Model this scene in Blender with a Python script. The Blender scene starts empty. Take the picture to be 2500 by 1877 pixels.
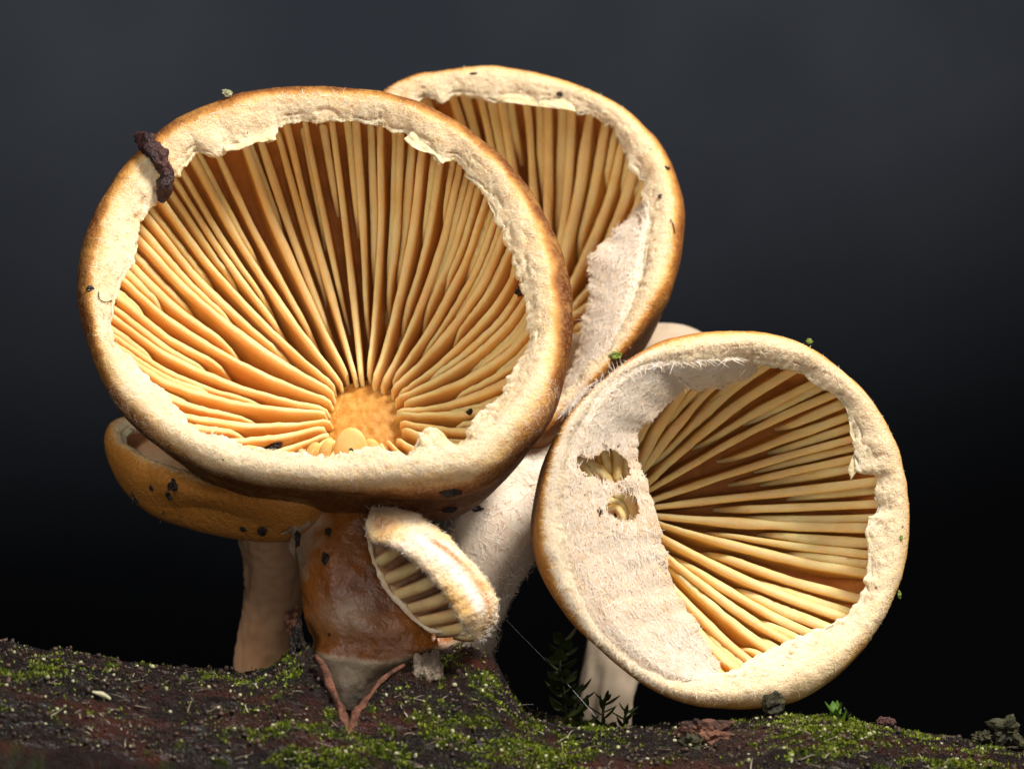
import bpy, math, random
import numpy as np
from mathutils import Vector
random.seed(7)
rng = np.random.default_rng(11)

# ------------------------------------------------------------------ scale
# all layout numbers are in photo units: 2500 across the frame = 50 mm
K = 0.00002            # metres per unit
DC = 20000.0           # camera distance in units (0.4 m)
H0 = 0.04              # height of the optical axis
SC = bpy.context.scene
COL = SC.collection

def W(p):
    """(x right, y down, d away) in units -> world metres"""
    p = np.asarray(p, float).reshape(-1, 3)
    s = 1.0 + p[:, 2] / DC
    return np.stack([(p[:, 0] - 1250) * K * s, p[:, 2] * K, (938.5 - p[:, 1]) * K * s + H0], 1)

# ------------------------------------------------------------------ camera
cam_d = bpy.data.cameras.new('camera')
cam = bpy.data.objects.new('camera', cam_d); COL.objects.link(cam)
cam.location = (0, -DC * K, H0)
cam.rotation_euler = (math.pi / 2, 0, 0)
cam_d.sensor_width = 36
cam_d.lens = 36 * DC / 2500
cam_d.clip_start = 0.01
cam_d.clip_end = 20
cam_d.dof.use_dof = True
cam_d.dof.focus_distance = (DC + 200) * K
cam_d.dof.aperture_fstop = 80
SC.camera = cam

# ------------------------------------------------------------------ world and lamps
wd = bpy.data.worlds.new('World'); SC.world = wd; wd.use_nodes = True
bg = wd.node_tree.nodes['Background']
bg.inputs[0].default_value = (0.55, 0.6, 0.7, 1); bg.inputs[1].default_value = 0.012

def aim(o, target):
    o.rotation_euler = (Vector(target) - o.location).to_track_quat('-Z', 'Y').to_euler()
def area(name, loc, target, size, power, col):
    l = bpy.data.lights.new(name, 'AREA'); l.shape = 'DISK'; l.size = size; l.spread = math.radians(70); l.energy = power; l.color = col
    o = bpy.data.objects.new(name, l); COL.objects.link(o); o.location = loc; aim(o, target); return o
TG = tuple(W((1250, 950, 100))[0])
key = area('key_softbox', (0.165, -0.16, 0.33), TG, 0.12, 0.38, (1.0, 0.94, 0.86))
fill = area('fill_softbox', (-0.20, -0.24, 0.27), TG, 0.16, 0.075, (1.0, 0.95, 0.89))
front = area('front_softbox', (0.02, -0.36, 0.01), TG, 0.14, 0.036, (1.0, 0.95, 0.89))
sp = bpy.data.lights.new('backdrop_lamp', 'SPOT'); sp.energy = 3.9; sp.spot_size = math.radians(88); sp.spot_blend = 0.16
sp.color = (0.90, 0.95, 1.0); sp.shadow_soft_size = 0.02
spo = bpy.data.objects.new('backdrop_lamp', sp); COL.objects.link(spo)
spo.location = (-0.03, 0.30, 0.315); aim(spo, (-0.03, 0.6, 0.315))

SC.view_settings.view_transform = 'Standard'
SC.view_settings.look = 'None'
SC.view_settings.gamma = 1
SC.view_settings.exposure = 0.1

# ------------------------------------------------------------------ helpers
def vnoise(p, seed=0):
    p = np.asarray(p, float)
    i = np.floor(p).astype(np.int64); f = p - i
    f = f * f * f * (f * (f * 6 - 15) + 10)
    def hsh(a, b, c):
        h = (a * 374761393 + b * 668265263 + c * 2147483647 + seed * 974711) & 0xffffffff
        h = ((h ^ (h >> 13)) * 1274126177) & 0xffffffff
        h = ((h ^ (h >> 16)) * 2246822519) & 0xffffffff
        return ((h ^ (h >> 15)) & 0xffff) / 32767.5 - 1.0
    r = 0
    for dx in (0, 1):
        for dy in (0, 1):
            for dz in (0, 1):
                w = (f[..., 0] if dx else 1 - f[..., 0]) * (f[..., 1] if dy else 1 - f[..., 1]) * (f[..., 2] if dz else 1 - f[..., 2])
                r = r + w * hsh(i[..., 0] + dx, i[..., 1] + dy, i[..., 2] + dz)
    return r
def fbm(p, oct=4, seed=0, gain=0.5):
    p = np.asarray(p, float); r = 0; a = 1.0
    for o in range(oct):
        r = r + a * vnoise(p * (2.03 ** o) + o * 17.3, seed + o); a *= gain
    return r

def mesh_obj(name, verts, faces, mat, parent=None, smooth=True, attrs=None, world=False):
    """verts in units (converted here) -> one mesh object"""
    v = np.asarray(verts, float).reshape(-1, 3)
    if not world: v = W(v)
    me = bpy.data.meshes.new(name)
    if isinstance(faces, np.ndarray):
        n, m = faces.shape
        me.vertices.add(len(v)); me.vertices.foreach_set('co', v.ravel())
        me.loops.add(n * m); me.loops.foreach_set('vertex_index', faces.ravel().astype(np.int32))
        me.polygons.add(n); me.polygons.foreach_set('loop_start', np.arange(0, n * m, m, dtype=np.int32))
        me.update(calc_edges=True); me.validate()
    else:
        me.from_pydata(v.tolist(), [], faces); me.update()
    if smooth: me.polygons.foreach_set('use_smooth', np.ones(len(me.polygons), dtype=bool))
    for k, a in (attrs or {}).items():
        at = me.attributes.new(k, 'FLOAT', 'POINT'); at.data.foreach_set('value', np.asarray(a, np.float32).ravel())
    if mat: me.materials.append(mat)
    o = bpy.data.objects.new(name, me); COL.objects.link(o)
    if parent:
        o.parent = parent
        o.matrix_parent_inverse = parent_inv(parent)
    return o
def parent_inv(p):
    from mathutils import Matrix
    m = Matrix.Translation(p.location)
    q = p.parent
    while q is not None:
        m = Matrix.Translation(q.location) @ m; q = q.parent
    return m.inverted() if p.type == 'EMPTY' else Matrix()
def tag(o, label, cat, group=None):
    o['label'] = label; o['category'] = cat
    if group: o['group'] = group
    return o
def empty(name, p, label, cat, group=None):
    o = bpy.data.objects.new(name, None); COL.objects.link(o); o.location = W(p)[0]
    o.empty_display_size = 0.002
    return tag(o, label, cat, group)
def grid_faces(nu, nv, wrap_u=False, wrap_v=False):
    """vertex (i,j) index i*nv+j, i<nu, j<nv"""
    iu = np.arange(nu if wrap_u else nu - 1); jv = np.arange(nv if wrap_v else nv - 1)
    I, J = np.meshgrid(iu, jv, indexing='ij'); I2 = (I + 1) % nu; J2 = (J + 1) % nv
    return np.stack([I * nv + J, I2 * nv + J, I2 * nv + J2, I * nv + J2], -1).reshape(-1, 4)
def catmull(pts, n):
    pts = np.asarray(pts, float); m = len(pts)
    t = np.linspace(0, m - 1, n); i = np.clip(t.astype(int), 0, m - 2); f = (t - i)[:, None]
    p0 = pts[np.clip(i - 1, 0, m - 1)]; p1 = pts[i]; p2 = pts[i + 1]; p3 = pts[np.clip(i + 2, 0, m - 1)]
    return 0.5 * (2 * p1 + (p2 - p0) * f + (2 * p0 - 5 * p1 + 4 * p2 - p3) * f ** 2 + (3 * p1 - p0 - 3 * p2 + p3) * f ** 3)
def blur_periodic(a, s):
    n = len(a); k = np.arange(-3 * int(s) - 1, 3 * int(s) + 2); w = np.exp(-0.5 * (k / s) ** 2); w /= w.sum()
    return sum(wi * np.roll(a, ki) for wi, ki in zip(w, k))
def in_poly(x, y, poly):
    r = np.zeros(x.shape, bool); n = len(poly); j = n - 1
    for i in range(n):
        xi, yi = poly[i]; xj, yj = poly[j]
        c = ((yi > y) != (yj > y)) & (x < (xj - xi) * (y - yi) / (yj - yi + 1e-9) + xi)
        r ^= c; j = i
    return r
def unit(v): return v / (np.linalg.norm(v, axis=-1, keepdims=True) + 1e-12)

def ribbons(base, dirs, nrm, length, width, lift, bend, nseg=3):
    """thin curved fibre ribbons lying close to a surface; all in units"""
    n = len(base); side = unit(np.cross(dirs, nrm)); V = []
    for k in range(nseg + 1):
        s = k / nseg
        c = base + dirs * (length * s)[:, None] + nrm * (lift * np.sin(s * math.pi * 0.9) + 0.6)[:, None] + side * (bend * s * s)[:, None]
        wd_ = (width * (1 - 0.75 * s * s) * 0.5)[:, None]
        V.append(c - side * wd_); V.append(c + side * wd_)
    V = np.stack(V, 1)
    F = []
    off = np.arange(n)[:, None] * (2 * (nseg + 1))
    for k in range(nseg):
        F.append(off + np.array([[2 * k, 2 * k + 1, 2 * k + 3, 2 * k + 2]]))
    return V.reshape(-1, 3), np.concatenate(F, 0)

# ------------------------------------------------------------------ materials
def new_mat(name):
    m = bpy.data.materials.new(name); m.use_nodes = True
    nt = m.node_tree; b = nt.nodes['Principled BSDF']
    return m, nt, b
def nd(nt, typ, **kw):
    n = nt.nodes.new(typ)
    for k, v in kw.items(): setattr(n, k, v)
    return n
def noise_node(nt, scale, detail=4, rough=0.6, coord=None, stretch=None):
    n = nd(nt, 'ShaderNodeTexNoise'); n.inputs['Scale'].default_value = scale
    n.inputs['Detail'].default_value = detail; n.inputs['Roughness'].default_value = rough
    tc = nd(nt, 'ShaderNodeNewGeometry'); src = tc.outputs['Position']
    if stretch:
        mp = nd(nt, 'ShaderNodeMapping'); mp.inputs['Scale'].default_value = stretch
        nt.links.new(src, mp.inputs[0]); src = mp.outputs[0]
    nt.links.new(src, n.inputs['Vector'])
    return n.outputs['Fac']
def ramp(nt, fac, stops, interp='LINEAR'):
    r = nd(nt, 'ShaderNodeValToRGB'); r.color_ramp.interpolation = interp
    e = r.color_ramp.elements
    while len(e) < len(stops): e.new(0.5)
    for el, (p, c) in zip(e, stops):
        el.position = p; el.color = (*c, 1) if len(c) == 3 else c
    nt.links.new(fac, r.inputs[0]); return r.outputs[0]
def mixc(nt, fac, a, b, mode='MIX'):
    m = nd(nt, 'ShaderNodeMix', data_type='RGBA', blend_type=mode)
    for s, v in ((m.inputs[0], fac), (m.inputs[6], a), (m.inputs[7], b)):
        if isinstance(v, (int, float)): s.default_value = v
        elif isinstance(v, tuple): s.default_value = (*v, 1)
        else: nt.links.new(v, s)
    return m.outputs[2]
def math_n(nt, op, a, b=None, c=None):
    m = nd(nt, 'ShaderNodeMath', operation=op)
    for s, v in zip(m.inputs, (a, b, c)):
        if v is None: continue
        if isinstance(v, (int, float)): s.default_value = v
        else: nt.links.new(v, s)
    return m.outputs[0]
def attr(nt, name):
    a = nd(nt, 'ShaderNodeAttribute'); a.attribute_name = name; return a.outputs['Fac']
def bump(nt, b, h, dist, strength=1.0):
    n = nd(nt, 'ShaderNodeBump'); n.inputs['Distance'].default_value = dist; n.inputs['Strength'].default_value = strength
    nt.links.new(h, n.inputs['Height']); nt.links.new(n.outputs[0], b.inputs['Normal'])
def sss(b, w, rad, scale):
    b.inputs['Subsurface Weight'].default_value = w
    b.inputs['Subsurface Radius'].default_value = rad
    b.inputs['Subsurface Scale'].default_value = scale

def cap_material(name, brown=(0.27, 0.085, 0.014), shift=0.0, patch=0.5, b2=(0.40, 0.145, 0.025), b3=(0.62, 0.30, 0.07)):
    m, nt, b = new_mat(name)
    t = attr(nt, 'band')
    n1 = noise_node(nt, 420, 5, 0.62)
    n1b = noise_node(nt, 2600, 3, 0.6)
    t2 = math_n(nt, 'MULTIPLY_ADD', n1, 0.42, math_n(nt, 'ADD', t, -0.21 + shift))
    t2 = math_n(nt, 'MULTIPLY_ADD', n1b, 0.10, math_n(nt, 'ADD', t2, -0.05))
    c = ramp(nt, t2, [(0.0, brown), (0.11, b2), (0.19, b3), (0.28, (0.80, 0.53, 0.23)),
                      (0.44, (0.87, 0.70, 0.44)), (1.0, (0.89, 0.77, 0.55))])
    n2 = noise_node(nt, 520, 4, 0.7)
    pf = ramp(nt, n2, [(0.49, (0, 0, 0)), (0.70, (patch, patch, patch))])
    c = mixc(nt, pf, c, (0.70, 0.37, 0.085))
    c = mixc(nt, math_n(nt, 'MULTIPLY', attr(nt, 'crease'), .75), c, (0.50, 0.20, 0.035))
    n3 = noise_node(nt, 5200, 3, 0.6)
    c = mixc(nt, ramp(nt, n3, [(0.36, (0.20, 0.20, 0.20)), (0.56, (0, 0, 0))]), c, (0.68, 0.40, 0.17))
    n4 = noise_node(nt, 2300, 1, 0.5)
    c = mixc(nt, ramp(nt, n4, [(0.795, (0, 0, 0)), (0.81, (0.85, 0.85, 0.85))]), c, (0.06, 0.03, 0.015))
    nt.links.new(c, b.inputs['Base Color'])
    b.inputs['Roughness'].default_value = 0.62
    b.inputs['Specular IOR Level'].default_value = 0.3
    sss(b, 0.35, (1.0, 0.45, 0.16), 0.0006)
    hb = math_n(nt, 'ADD', noise_node(nt, 9000, 3, 0.6), math_n(nt, 'MULTIPLY', noise_node(nt, 2500, 3, 0.6), 1.6))
    bump(nt, b, hb, 0.00008, 0.9)
    return m
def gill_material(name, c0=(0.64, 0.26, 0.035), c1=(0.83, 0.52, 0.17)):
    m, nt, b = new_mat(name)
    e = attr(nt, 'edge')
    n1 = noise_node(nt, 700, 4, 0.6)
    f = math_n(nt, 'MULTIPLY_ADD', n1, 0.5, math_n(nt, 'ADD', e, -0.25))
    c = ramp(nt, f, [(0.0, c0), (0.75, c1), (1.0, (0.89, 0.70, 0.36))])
    n2 = noise_node(nt, 300, 3, 0.6)
    c = mixc(nt, ramp(nt, n2, [(0.35, (0.35, 0.35, 0.35)), (0.65, (0, 0, 0))]), c, (0.62, 0.30, 0.07))
    nt.links.new(c, b.inputs['Base Color'])
    b.inputs['Roughness'].default_value = 0.5
    b.inputs['Specular IOR Level'].default_value = 0.25
    sss(b, 0.55, (1.0, 0.40, 0.07), 0.0007)
    bump(nt, b, noise_node(nt, 8000, 2, 0.5), 0.00003, 0.6)
    return m
def plain(name, col, col2=None, scale=800, rough=0.7, ss=0.0, bs=6000, bd=0.00004, spec=0.3, lo=0.35, hi=0.65, rad=(1, .5, .25)):
    m, nt, b = new_mat(name)
    if col2:
        c = ramp(nt, noise_node(nt, scale, 5, 0.65), [(lo, col), (hi, col2)])
        nt.links.new(c, b.inputs['Base Color'])
    else: b.inputs['Base Color'].default_value = (*col, 1)
    b.inputs['Roughness'].default_value = rough; b.inputs['Specular IOR Level'].default_value = spec
    if ss: sss(b, ss, rad, 0.0006)
    if bd: bump(nt, b, noise_node(nt, bs, 3, 0.6), bd, 0.8)
    return m

M_capA = cap_material('cap_tan_brown', brown=(0.13, 0.034, 0.005), shift=-0.16, b2=(0.23, 0.075, 0.011), b3=(0.50, 0.22, 0.045))
M_capB = cap_material('cap_tan_gold', brown=(0.22, 0.07, 0.01), shift=-0.02, b2=(0.36, 0.13, 0.02), b3=(0.60, 0.28, 0.06))
M_capC = cap_material('cap_cream', brown=(0.36, 0.14, 0.025), shift=0.08, patch=0.28)
M_capD = cap_material('cap_amber', brown=(0.52, 0.20, 0.03), shift=-0.18, b2=(0.58, 0.25, 0.045), b3=(0.68, 0.36, 0.10), patch=0.12)
M_capD.node_tree.nodes['Principled BSDF'].inputs['Roughness'].default_value = 0.34
M_gillA = gill_material('gill_ochre')
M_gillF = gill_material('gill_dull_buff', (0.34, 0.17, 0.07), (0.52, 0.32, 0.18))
M_gillB = gill_material('gill_pale_ochre', (0.68, 0.33, 0.06), (0.84, 0.56, 0.18))
M_gillC = gill_material('gill_yellow_ochre', (0.58, 0.26, 0.04), (0.83, 0.57, 0.19))
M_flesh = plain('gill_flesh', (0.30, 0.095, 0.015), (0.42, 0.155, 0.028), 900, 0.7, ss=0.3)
M_fuzz = plain('cream_fuzz', (0.86, 0.70, 0.46), (0.89, 0.78, 0.60), 3000, 0.8, bd=0, spec=0.15)
M_fuzzp = plain('pinkish_white_fuzz', (0.86, 0.74, 0.60), (0.90, 0.83, 0.73), 2500, 0.85, bd=0, spec=0.15)
M_veil = plain('cottony_veil', (0.60, 0.41, 0.24), (0.82, 0.66, 0.48), 900, 0.9, ss=0.2, bs=7000, bd=0.00008, spec=0.1)
M_scar = plain('amber_scar', (0.56, 0.23, 0.03), (0.74, 0.40, 0.10), 2500, 0.55, ss=0.4, bs=4000, bd=0.0001)
M_stemw = plain('white_stem', (0.62, 0.48, 0.36), (0.78, 0.70, 0.58), 500, 0.75, ss=0.35, bs=4000, bd=0.0001)
M_soil = plain('black_soil', (0.008, 0.006, 0.006), (0.03, 0.022, 0.018), 3000, 0.45, bs=9000, bd=0.0001, spec=0.4)

# ------------------------------------------------------------------ background
v = []; f = []
NB = 40
prof = [(0.60, 0.45), (0.60, -0.15)]
for i in range(12):
    a = i / 11 * math.pi / 2
    prof.append((0.60 - 0.12 * (1 - math.cos(a)), -0.15 - 0.12 * math.sin(a)))
prof.append((0.2, -0.27))
for x in (-0.8, 0.8):
    for (yy, zz) in prof: v.append((x, yy, zz))
m_ = len(prof)
f = [(j, j + 1, m_ + j + 1, m_ + j) for j in range(m_ - 1)]
M_bg = plain('charcoal_backdrop', (0.037, 0.039, 0.046), (0.053, 0.055, 0.062), 22, 0.95, bd=0, spec=0.05)
bgo = mesh_obj('background', v, f, M_bg, world=True)
bgo['kind'] = 'structure'

# ------------------------------------------------------------------ the log
ridge = np.array([(-700, 1555), (-300, 1562), (0, 1578), (150, 1592), (300, 1614), (420, 1632), (560, 1642), (700, 1650), (900, 1690), (1250, 1742),
                  (1400, 1762), (1560, 1767), (1700, 1765), (1800, 1752), (1900, 1745), (2000, 1748), (2100, 1766), (2200, 1786), (2350, 1806),
                  (2500, 1830), (2800, 1850), (3200, 1860)], float)
LR = 900.0; LD = 150.0
xs = np.linspace(-650, 3150, 800)
phi = np.radians(np.concatenate([np.linspace(-150, -30, 30)[:-1], np.linspace(-30, 42, 250), np.linspace(42, 210, 40)[1:-1]]))
MOSS = [(90, 1640, 90, 16, 1.0), (20, 1840, 60, 60, .7), (840, 1850, 200, 60, 1.0), (700, 1780, 120, 40, .7), (1100, 1770, 150, 40, .9), (1270, 1830, 170, 50, 1.0),
        (1190, 1660, 60, 60, .7), (1080, 1620, 70, 50, .5), (1420, 1770, 110, 15, .7), (2060, 1790, 190, 40, 1.0), (2330, 1865, 130, 30, .8), (1960, 1760, 130, 20, .8),
        (2420, 1790, 60, 30, .6), (430, 1870, 90, 40, .5), (250, 1610, 200, 16, .3), (700, 1640, 60, 60, .5), (600, 1680, 120, 30, .25), (160, 1745, 60, 14, .5),
        (1850, 1850, 120, 16, .3), (960, 1780, 120, 40, .6)]
def log_point(X, PH):
    yt = np.interp(X, ridge[:, 0], ridge[:, 1])
    def base(off): return yt + LR - (LR + off) * np.cos(PH), LD - (LR + off) * np.sin(PH)
    y0, d0 = base(0)
    q = np.stack([X, y0 * 0 + PH * LR, d0 * 0], -1)
    off = 9 * fbm(q / np.array([90, 45, 90]), 5, 3, 0.6) + 10 * fbm(q / np.array([300, 110, 1]), 2, 9)
    off = off - 9 * np.clip(np.abs(fbm(q / np.array([230, 17, 1]), 3, 13)) * -3.2 + 1, 0, 1) + 3.5 * fbm(q / np.array([70, 9, 1]), 3, 14)
    # raised bark mound round the young mushroom
    pd = np.degrees(PH)
    mound = np.interp(X, [700, 850, 1200], [95, 95, 150]) / (1 + np.exp(-(X - 690) / 26)) / (1 + np.exp((X - 1235) / 22)) * np.exp(-((pd - 4) / 17.0) ** 2)
    off = off + mound * (1 + 0.12 * fbm(q / 60, 3, 21))
    y1, d1 = base(off)
    # V shaped split in the bark
    jg = 8 * fbm(q / 26, 3, 77)
    xl = np.interp(y1, [1560, 1600, 1700, 1790], [752, 768, 815, 848]) + jg
    xr = np.interp(y1, [1560, 1600, 1640, 1700, 1790], [1110, 1040, 955, 893, 856]) + jg
    v = np.clip(np.minimum(X - xl, xr - X) / 12, 0, 1) * (y1 < 1800) * (pd > -12) * (pd < 45)
    off = off - v * np.minimum(150, mound + 70)
    y, d = base(off)
    return np.stack([X, y, d], -1), off, v
X, PH = np.meshgrid(xs, phi, indexing='ij')
LP, LOFF, LV = log_point(X, PH)
mossv = np.zeros(X.shape)
for (mx, my, sx, sy, a) in MOSS:
    mossv = np.maximum(mossv, a * np.exp(-((LP[..., 0] - mx) / sx) ** 2 - ((LP[..., 1] - my) / (sy + 8)) ** 2) * (PH > math.radians(-25)))
nz = fbm(np.stack([X / 45, PH * LR / 35, 0 * X], -1), 4, 33, 0.6)
mossv = np.clip(mossv * 1.05 + nz * 0.55 - 0.42, 0, 1)
m, nt, b = new_mat('wet_bark')
c = ramp(nt, noise_node(nt, 300, 6, 0.7, stretch=(0.5, 1, 1)), [(0.32, (0.003, 0.002, 0.002)), (0.5, (0.014, 0.006, 0.005)), (0.68, (0.085, 0.018, 0.009))])
c = mixc(nt, ramp(nt, noise_node(nt, 1800, 4, 0.7), [(0.5, (0, 0, 0)), (0.75, (.8, .8, .8))]), c, (0.035, 0.03, 0.026))
c = mixc(nt, math_n(nt, 'MULTIPLY', attr(nt, 'moss'), 0.9), c, (0.035, 0.06, 0.008))
nt.links.new(c, b.inputs['Base Color']); b.inputs['Roughness'].default_value = 0.38; b.inputs['Specular IOR Level'].default_value = 0.5
bump(nt, b, math_n(nt, 'ADD', noise_node(nt, 2500, 5, 0.7, stretch=(0.5, 1, 1)), noise_node(nt, 9000, 2, 0.6)), 0.0005, 1.0)
M_bark = m
fc = grid_faces(len(xs), len(phi), wrap_v=True)
log = mesh_obj('log', LP.reshape(-1, 3), fc, M_bark, attrs={'moss': mossv})
log['kind'] = 'structure'
# log ends are out of frame; close them with the bark rings
for ix in (0, len(xs) - 1):
    ring = LP[ix]; cpt = ring.mean(0)
    n_ = len(ring)
    fcs = [(j, (j + 1) % n_, n_) for j in range(n_)]
    if ix == 0: fcs = [t[::-1] for t in fcs]
    mesh_obj('end_grain', np.vstack([ring, cpt]), fcs, M_bark, parent=log)

# ------------------------------------------------------------------ caps with gills
D2N = 2500 / 2212.0
def poly_r(poly, c, th):
    p = np.asarray(poly, float)
    q = []
    for i in range(len(p)):
        a = p[i]; b_ = p[(i + 1) % len(p)]
        n = max(2, int(np.linalg.norm(b_ - a) / 4))
        for k in range(n): q.append(a + (b_ - a) * k / n)
    q = np.array(q) - c
    an = np.arctan2(q[:, 1], q[:, 0]); r = np.hypot(q[:, 0], q[:, 1])
    o = np.argsort(an); an = an[o]; r = r[o]
    an = np.concatenate([an - 2 * math.pi, an, an + 2 * math.pi]); r = np.concatenate([r, r, r])
    return np.interp(th, an, r)

class Cap:
    def __init__(s, root, outer, inner, gc, hc, nimg, d0, ref, flesh=90, g=120, seed=1, rag=5, mat=None, fm=None, ntheta=900, crest=1.0, pdome=3.2, rd=75, lowpale=0.0):
        s.lowpale = lowpale
        s.root = root; s.hc = -abs(hc); s.seed = seed; s.g = g; s.rd = rd
        nx, nu = nimg; s.nimg = np.array([nx, -nu]); s.nt = math.sqrt(1 - nx * nx - nu * nu)
        s.d0 = d0; s.ref = np.array(ref, float); s.gc = np.array(gc, float)
        s.cp = s.gc - s.hc * s.nimg
        s.th = np.linspace(-math.pi, math.pi, ntheta, endpoint=False)
        sg = ntheta / 900
        s.rO = blur_periodic(poly_r(outer, s.cp, s.th), 7 * sg)
        ri = blur_periodic(poly_r(inner, s.cp, s.th), 0.9 * sg)
        circ = np.stack([np.cos(s.th) * 14, np.sin(s.th) * 14, 0 * s.th], -1)
        ri = ri + rag * fbm(circ * 2.2, 4, seed + 5, 0.6)
        s.rI = np.minimum(ri, s.rO - 25)
        s.w = s.rO - s.rI; s.w0 = blur_periodic(s.w, 25 * sg)
        s.flesh = flesh; s.pd = pdome
        s.build(mat, fm, crest)
    def pt(s, q, h):
        v = q - s.ref
        d = s.d0 + (s.nimg[0] * v[..., 0] + s.nimg[1] * v[..., 1]) / s.nt - h * s.nt
        xy = q + h[..., None] * s.nimg
        return np.concatenate([xy, d[..., None]], -1)
    def pol(s, th, r, h):
        q = s.cp + np.stack([np.cos(th) * r, np.sin(th) * r], -1)
        return s.pt(q, h)
    def he(s, rho):
        rd = 0.13; x = np.clip((rho - rd) / (1 - rd), 0, 1)
        return s.hc + (-s.hc - 45) * x ** 2.1
    def gd(s, rho):
        return s.g * np.clip(1.12 - rho, 0.22, 1) ** 0.5
    def hdome(s, rho, ro, wi):
        r0 = (ro - .34 * wi) / ro; hap = s.hc - s.g - s.flesh
        return hap + (-1.45 * wi - hap) * np.clip(rho / r0, 0, 1) ** s.pd
    def build(s, mat, fm, crest):
        nT = len(s.th); th = s.th[:, None]
        key_ab = [(0.34, -1.45), (0.10, -0.80), (0.0, -0.25), (0.05, 0.06), (0.2, 0.27), (0.42, 0.36), (0.66, 0.27), (0.86, 0.12), (0.985, 0.02), (1.0, -0.02), (0.97, -0.05), (0.85, -0.09), (0.62, -0.22), (0.42, -0.52)]
        band = [-0.5, -0.22, 0.0, 0.10, 0.26, 0.45, 0.68, 0.86, 0.97, 1.0, 1.02, 1.05, 1.1, 1.2]
        K_ = 64
        ab = catmull(np.array([(a, b, t) for (a, b), t in zip(key_ab, band)]), K_)
        A = ab[None, :, 0] + 0 * th; B = ab[None, :, 1] + 0 * th; T = ab[None, :, 2] + s.lowpale * np.clip(np.sin(th) * 1.3, 0, 1)
        blend = np.clip(A, 0, 1) ** 1.5
        wl = s.w[:, None] * blend + s.w0[:, None] * (1 - blend)
        # torn edge is thinner where it juts out
        R = s.rO[:, None] - A * np.where(A > 0.9, s.w[:, None], wl)
        hh = B * s.w0[:, None] * np.where(B > 0, crest, 1.0)
        P = s.pol(th + 0 * R, R, hh)
        q = P / 60.0
        amp = np.clip(ab[None, :, 2] + 0.3, 0.15, 1.0)
        # normals by finite differences
        du = np.roll(P, -1, 0) - np.roll(P, 1, 0); dv = np.gradient(P, axis=1)
        N = unit(np.cross(du, dv)); 
        if (N[nT // 3, K_ // 2] @ np.array([s.nimg[0], s.nimg[1], -s.nt])) < 0: N = -N
        disp = amp * (4.0 * fbm(q, 3, s.seed, 0.5) + 0.9 * fbm(P / 14.0, 3, s.seed + 40, 0.6)) + 4.0 * fbm(P / 150, 2, s.seed + 70)
        # wrinkles running along the margin near the torn edge
        al = np.stack([s.th[:, None] * 6 + 0 * R, A * 9, 0 * R + s.seed], -1)
        wr = 1 - np.abs(fbm(al, 2, s.seed + 90))
        disp = disp - 8 * np.clip(wr - 0.86, 0, 1) * 7 * np.clip(A * 1.6 - 0.5, 0, 1)
        s.crease = np.clip(wr - 0.84, 0, 1) * 6.5 * np.clip(A * 1.6 - 0.35, 0, 1) * (T < 1.03) * np.clip(fbm(P / 90, 2, s.seed + 33) + .55, 0, 1)
        P = P + N * disp[..., None]
        s.P = P; s.N = N; s.T = T
        s.margin = mesh_obj('margin', P.reshape(-1, 3), grid_faces(nT, K_, wrap_u=True), mat, s.root, attrs={'band': T, 'crease': s.crease})
        # dome (outer skin)
        nd_ = 26; R0 = P[:, 0]; r0 = (R[:, 0] / s.rO)[:, None]; h0 = hh[:, :1]
        hap = s.hc - s.g - s.flesh
        rh = np.linspace(1, 0, nd_)[None, :] * r0
        hd = hap + (h0 - hap) * (rh / r0) ** s.pd
        dP = s.pol(th + 0 * rh, rh * s.rO[:, None], hd)
        dP = dP + ((P[:, :1] - dP[:, :1]) * np.linspace(1, 0, nd_)[None, :, None] ** 2)
        s.dome = mesh_obj('dome', dP.reshape(-1, 3), grid_faces(nT, nd_, wrap_u=True), mat, s.root, attrs={'band': -0.5 + s.lowpale * np.clip(np.sin(th) * 1.3, 0, 1) + 0 * rh})
        # flesh between the gills
        nf = 26; r1 = (R[:, -1] / s.rO)[:, None]
        rh = np.linspace(1, 0, nf)[None, :] * r1
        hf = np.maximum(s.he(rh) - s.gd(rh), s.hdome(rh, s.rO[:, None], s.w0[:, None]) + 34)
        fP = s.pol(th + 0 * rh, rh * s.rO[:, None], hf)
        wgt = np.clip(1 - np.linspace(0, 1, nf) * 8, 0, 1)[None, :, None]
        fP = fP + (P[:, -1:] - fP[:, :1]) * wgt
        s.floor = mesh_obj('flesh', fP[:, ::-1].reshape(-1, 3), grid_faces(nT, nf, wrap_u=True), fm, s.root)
    def rO_at(s, th): return np.interp((th + math.pi) % (2 * math.pi) - math.pi, s.th, s.rO, period=2 * math.pi)
    def gills(s, mat, nfull, per=1, T=17, r0px=78, skip=None, jitter=0.25, curl=0.0):
        r = np.random.default_rng(s.seed + 500)
        asp = s.nt  # foreshortening along the tilt direction
        ti = s.nimg / (np.linalg.norm(s.nimg) + 1e-9)
        nA = 34
        lst = []
        ph0 = r.uniform(0, 1)
        for i in range(nfull):
            c0 = i + ph0
            lst.append(((c0 + r.uniform(-jitter, jitter) * .5) / nfull, 0.0, 1.0))
            lst.append(((c0 + .5 + r.uniform(-.06, .06)) / nfull, r.uniform(.24, .5), r.uniform(.85, .98)))
            for o_ in (.25, .75):
                if r.random() < per: lst.append(((c0 + o_ + r.uniform(-.06, .06)) / nfull, r.uniform(.45, .80), r.uniform(.68, .9)))
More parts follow.
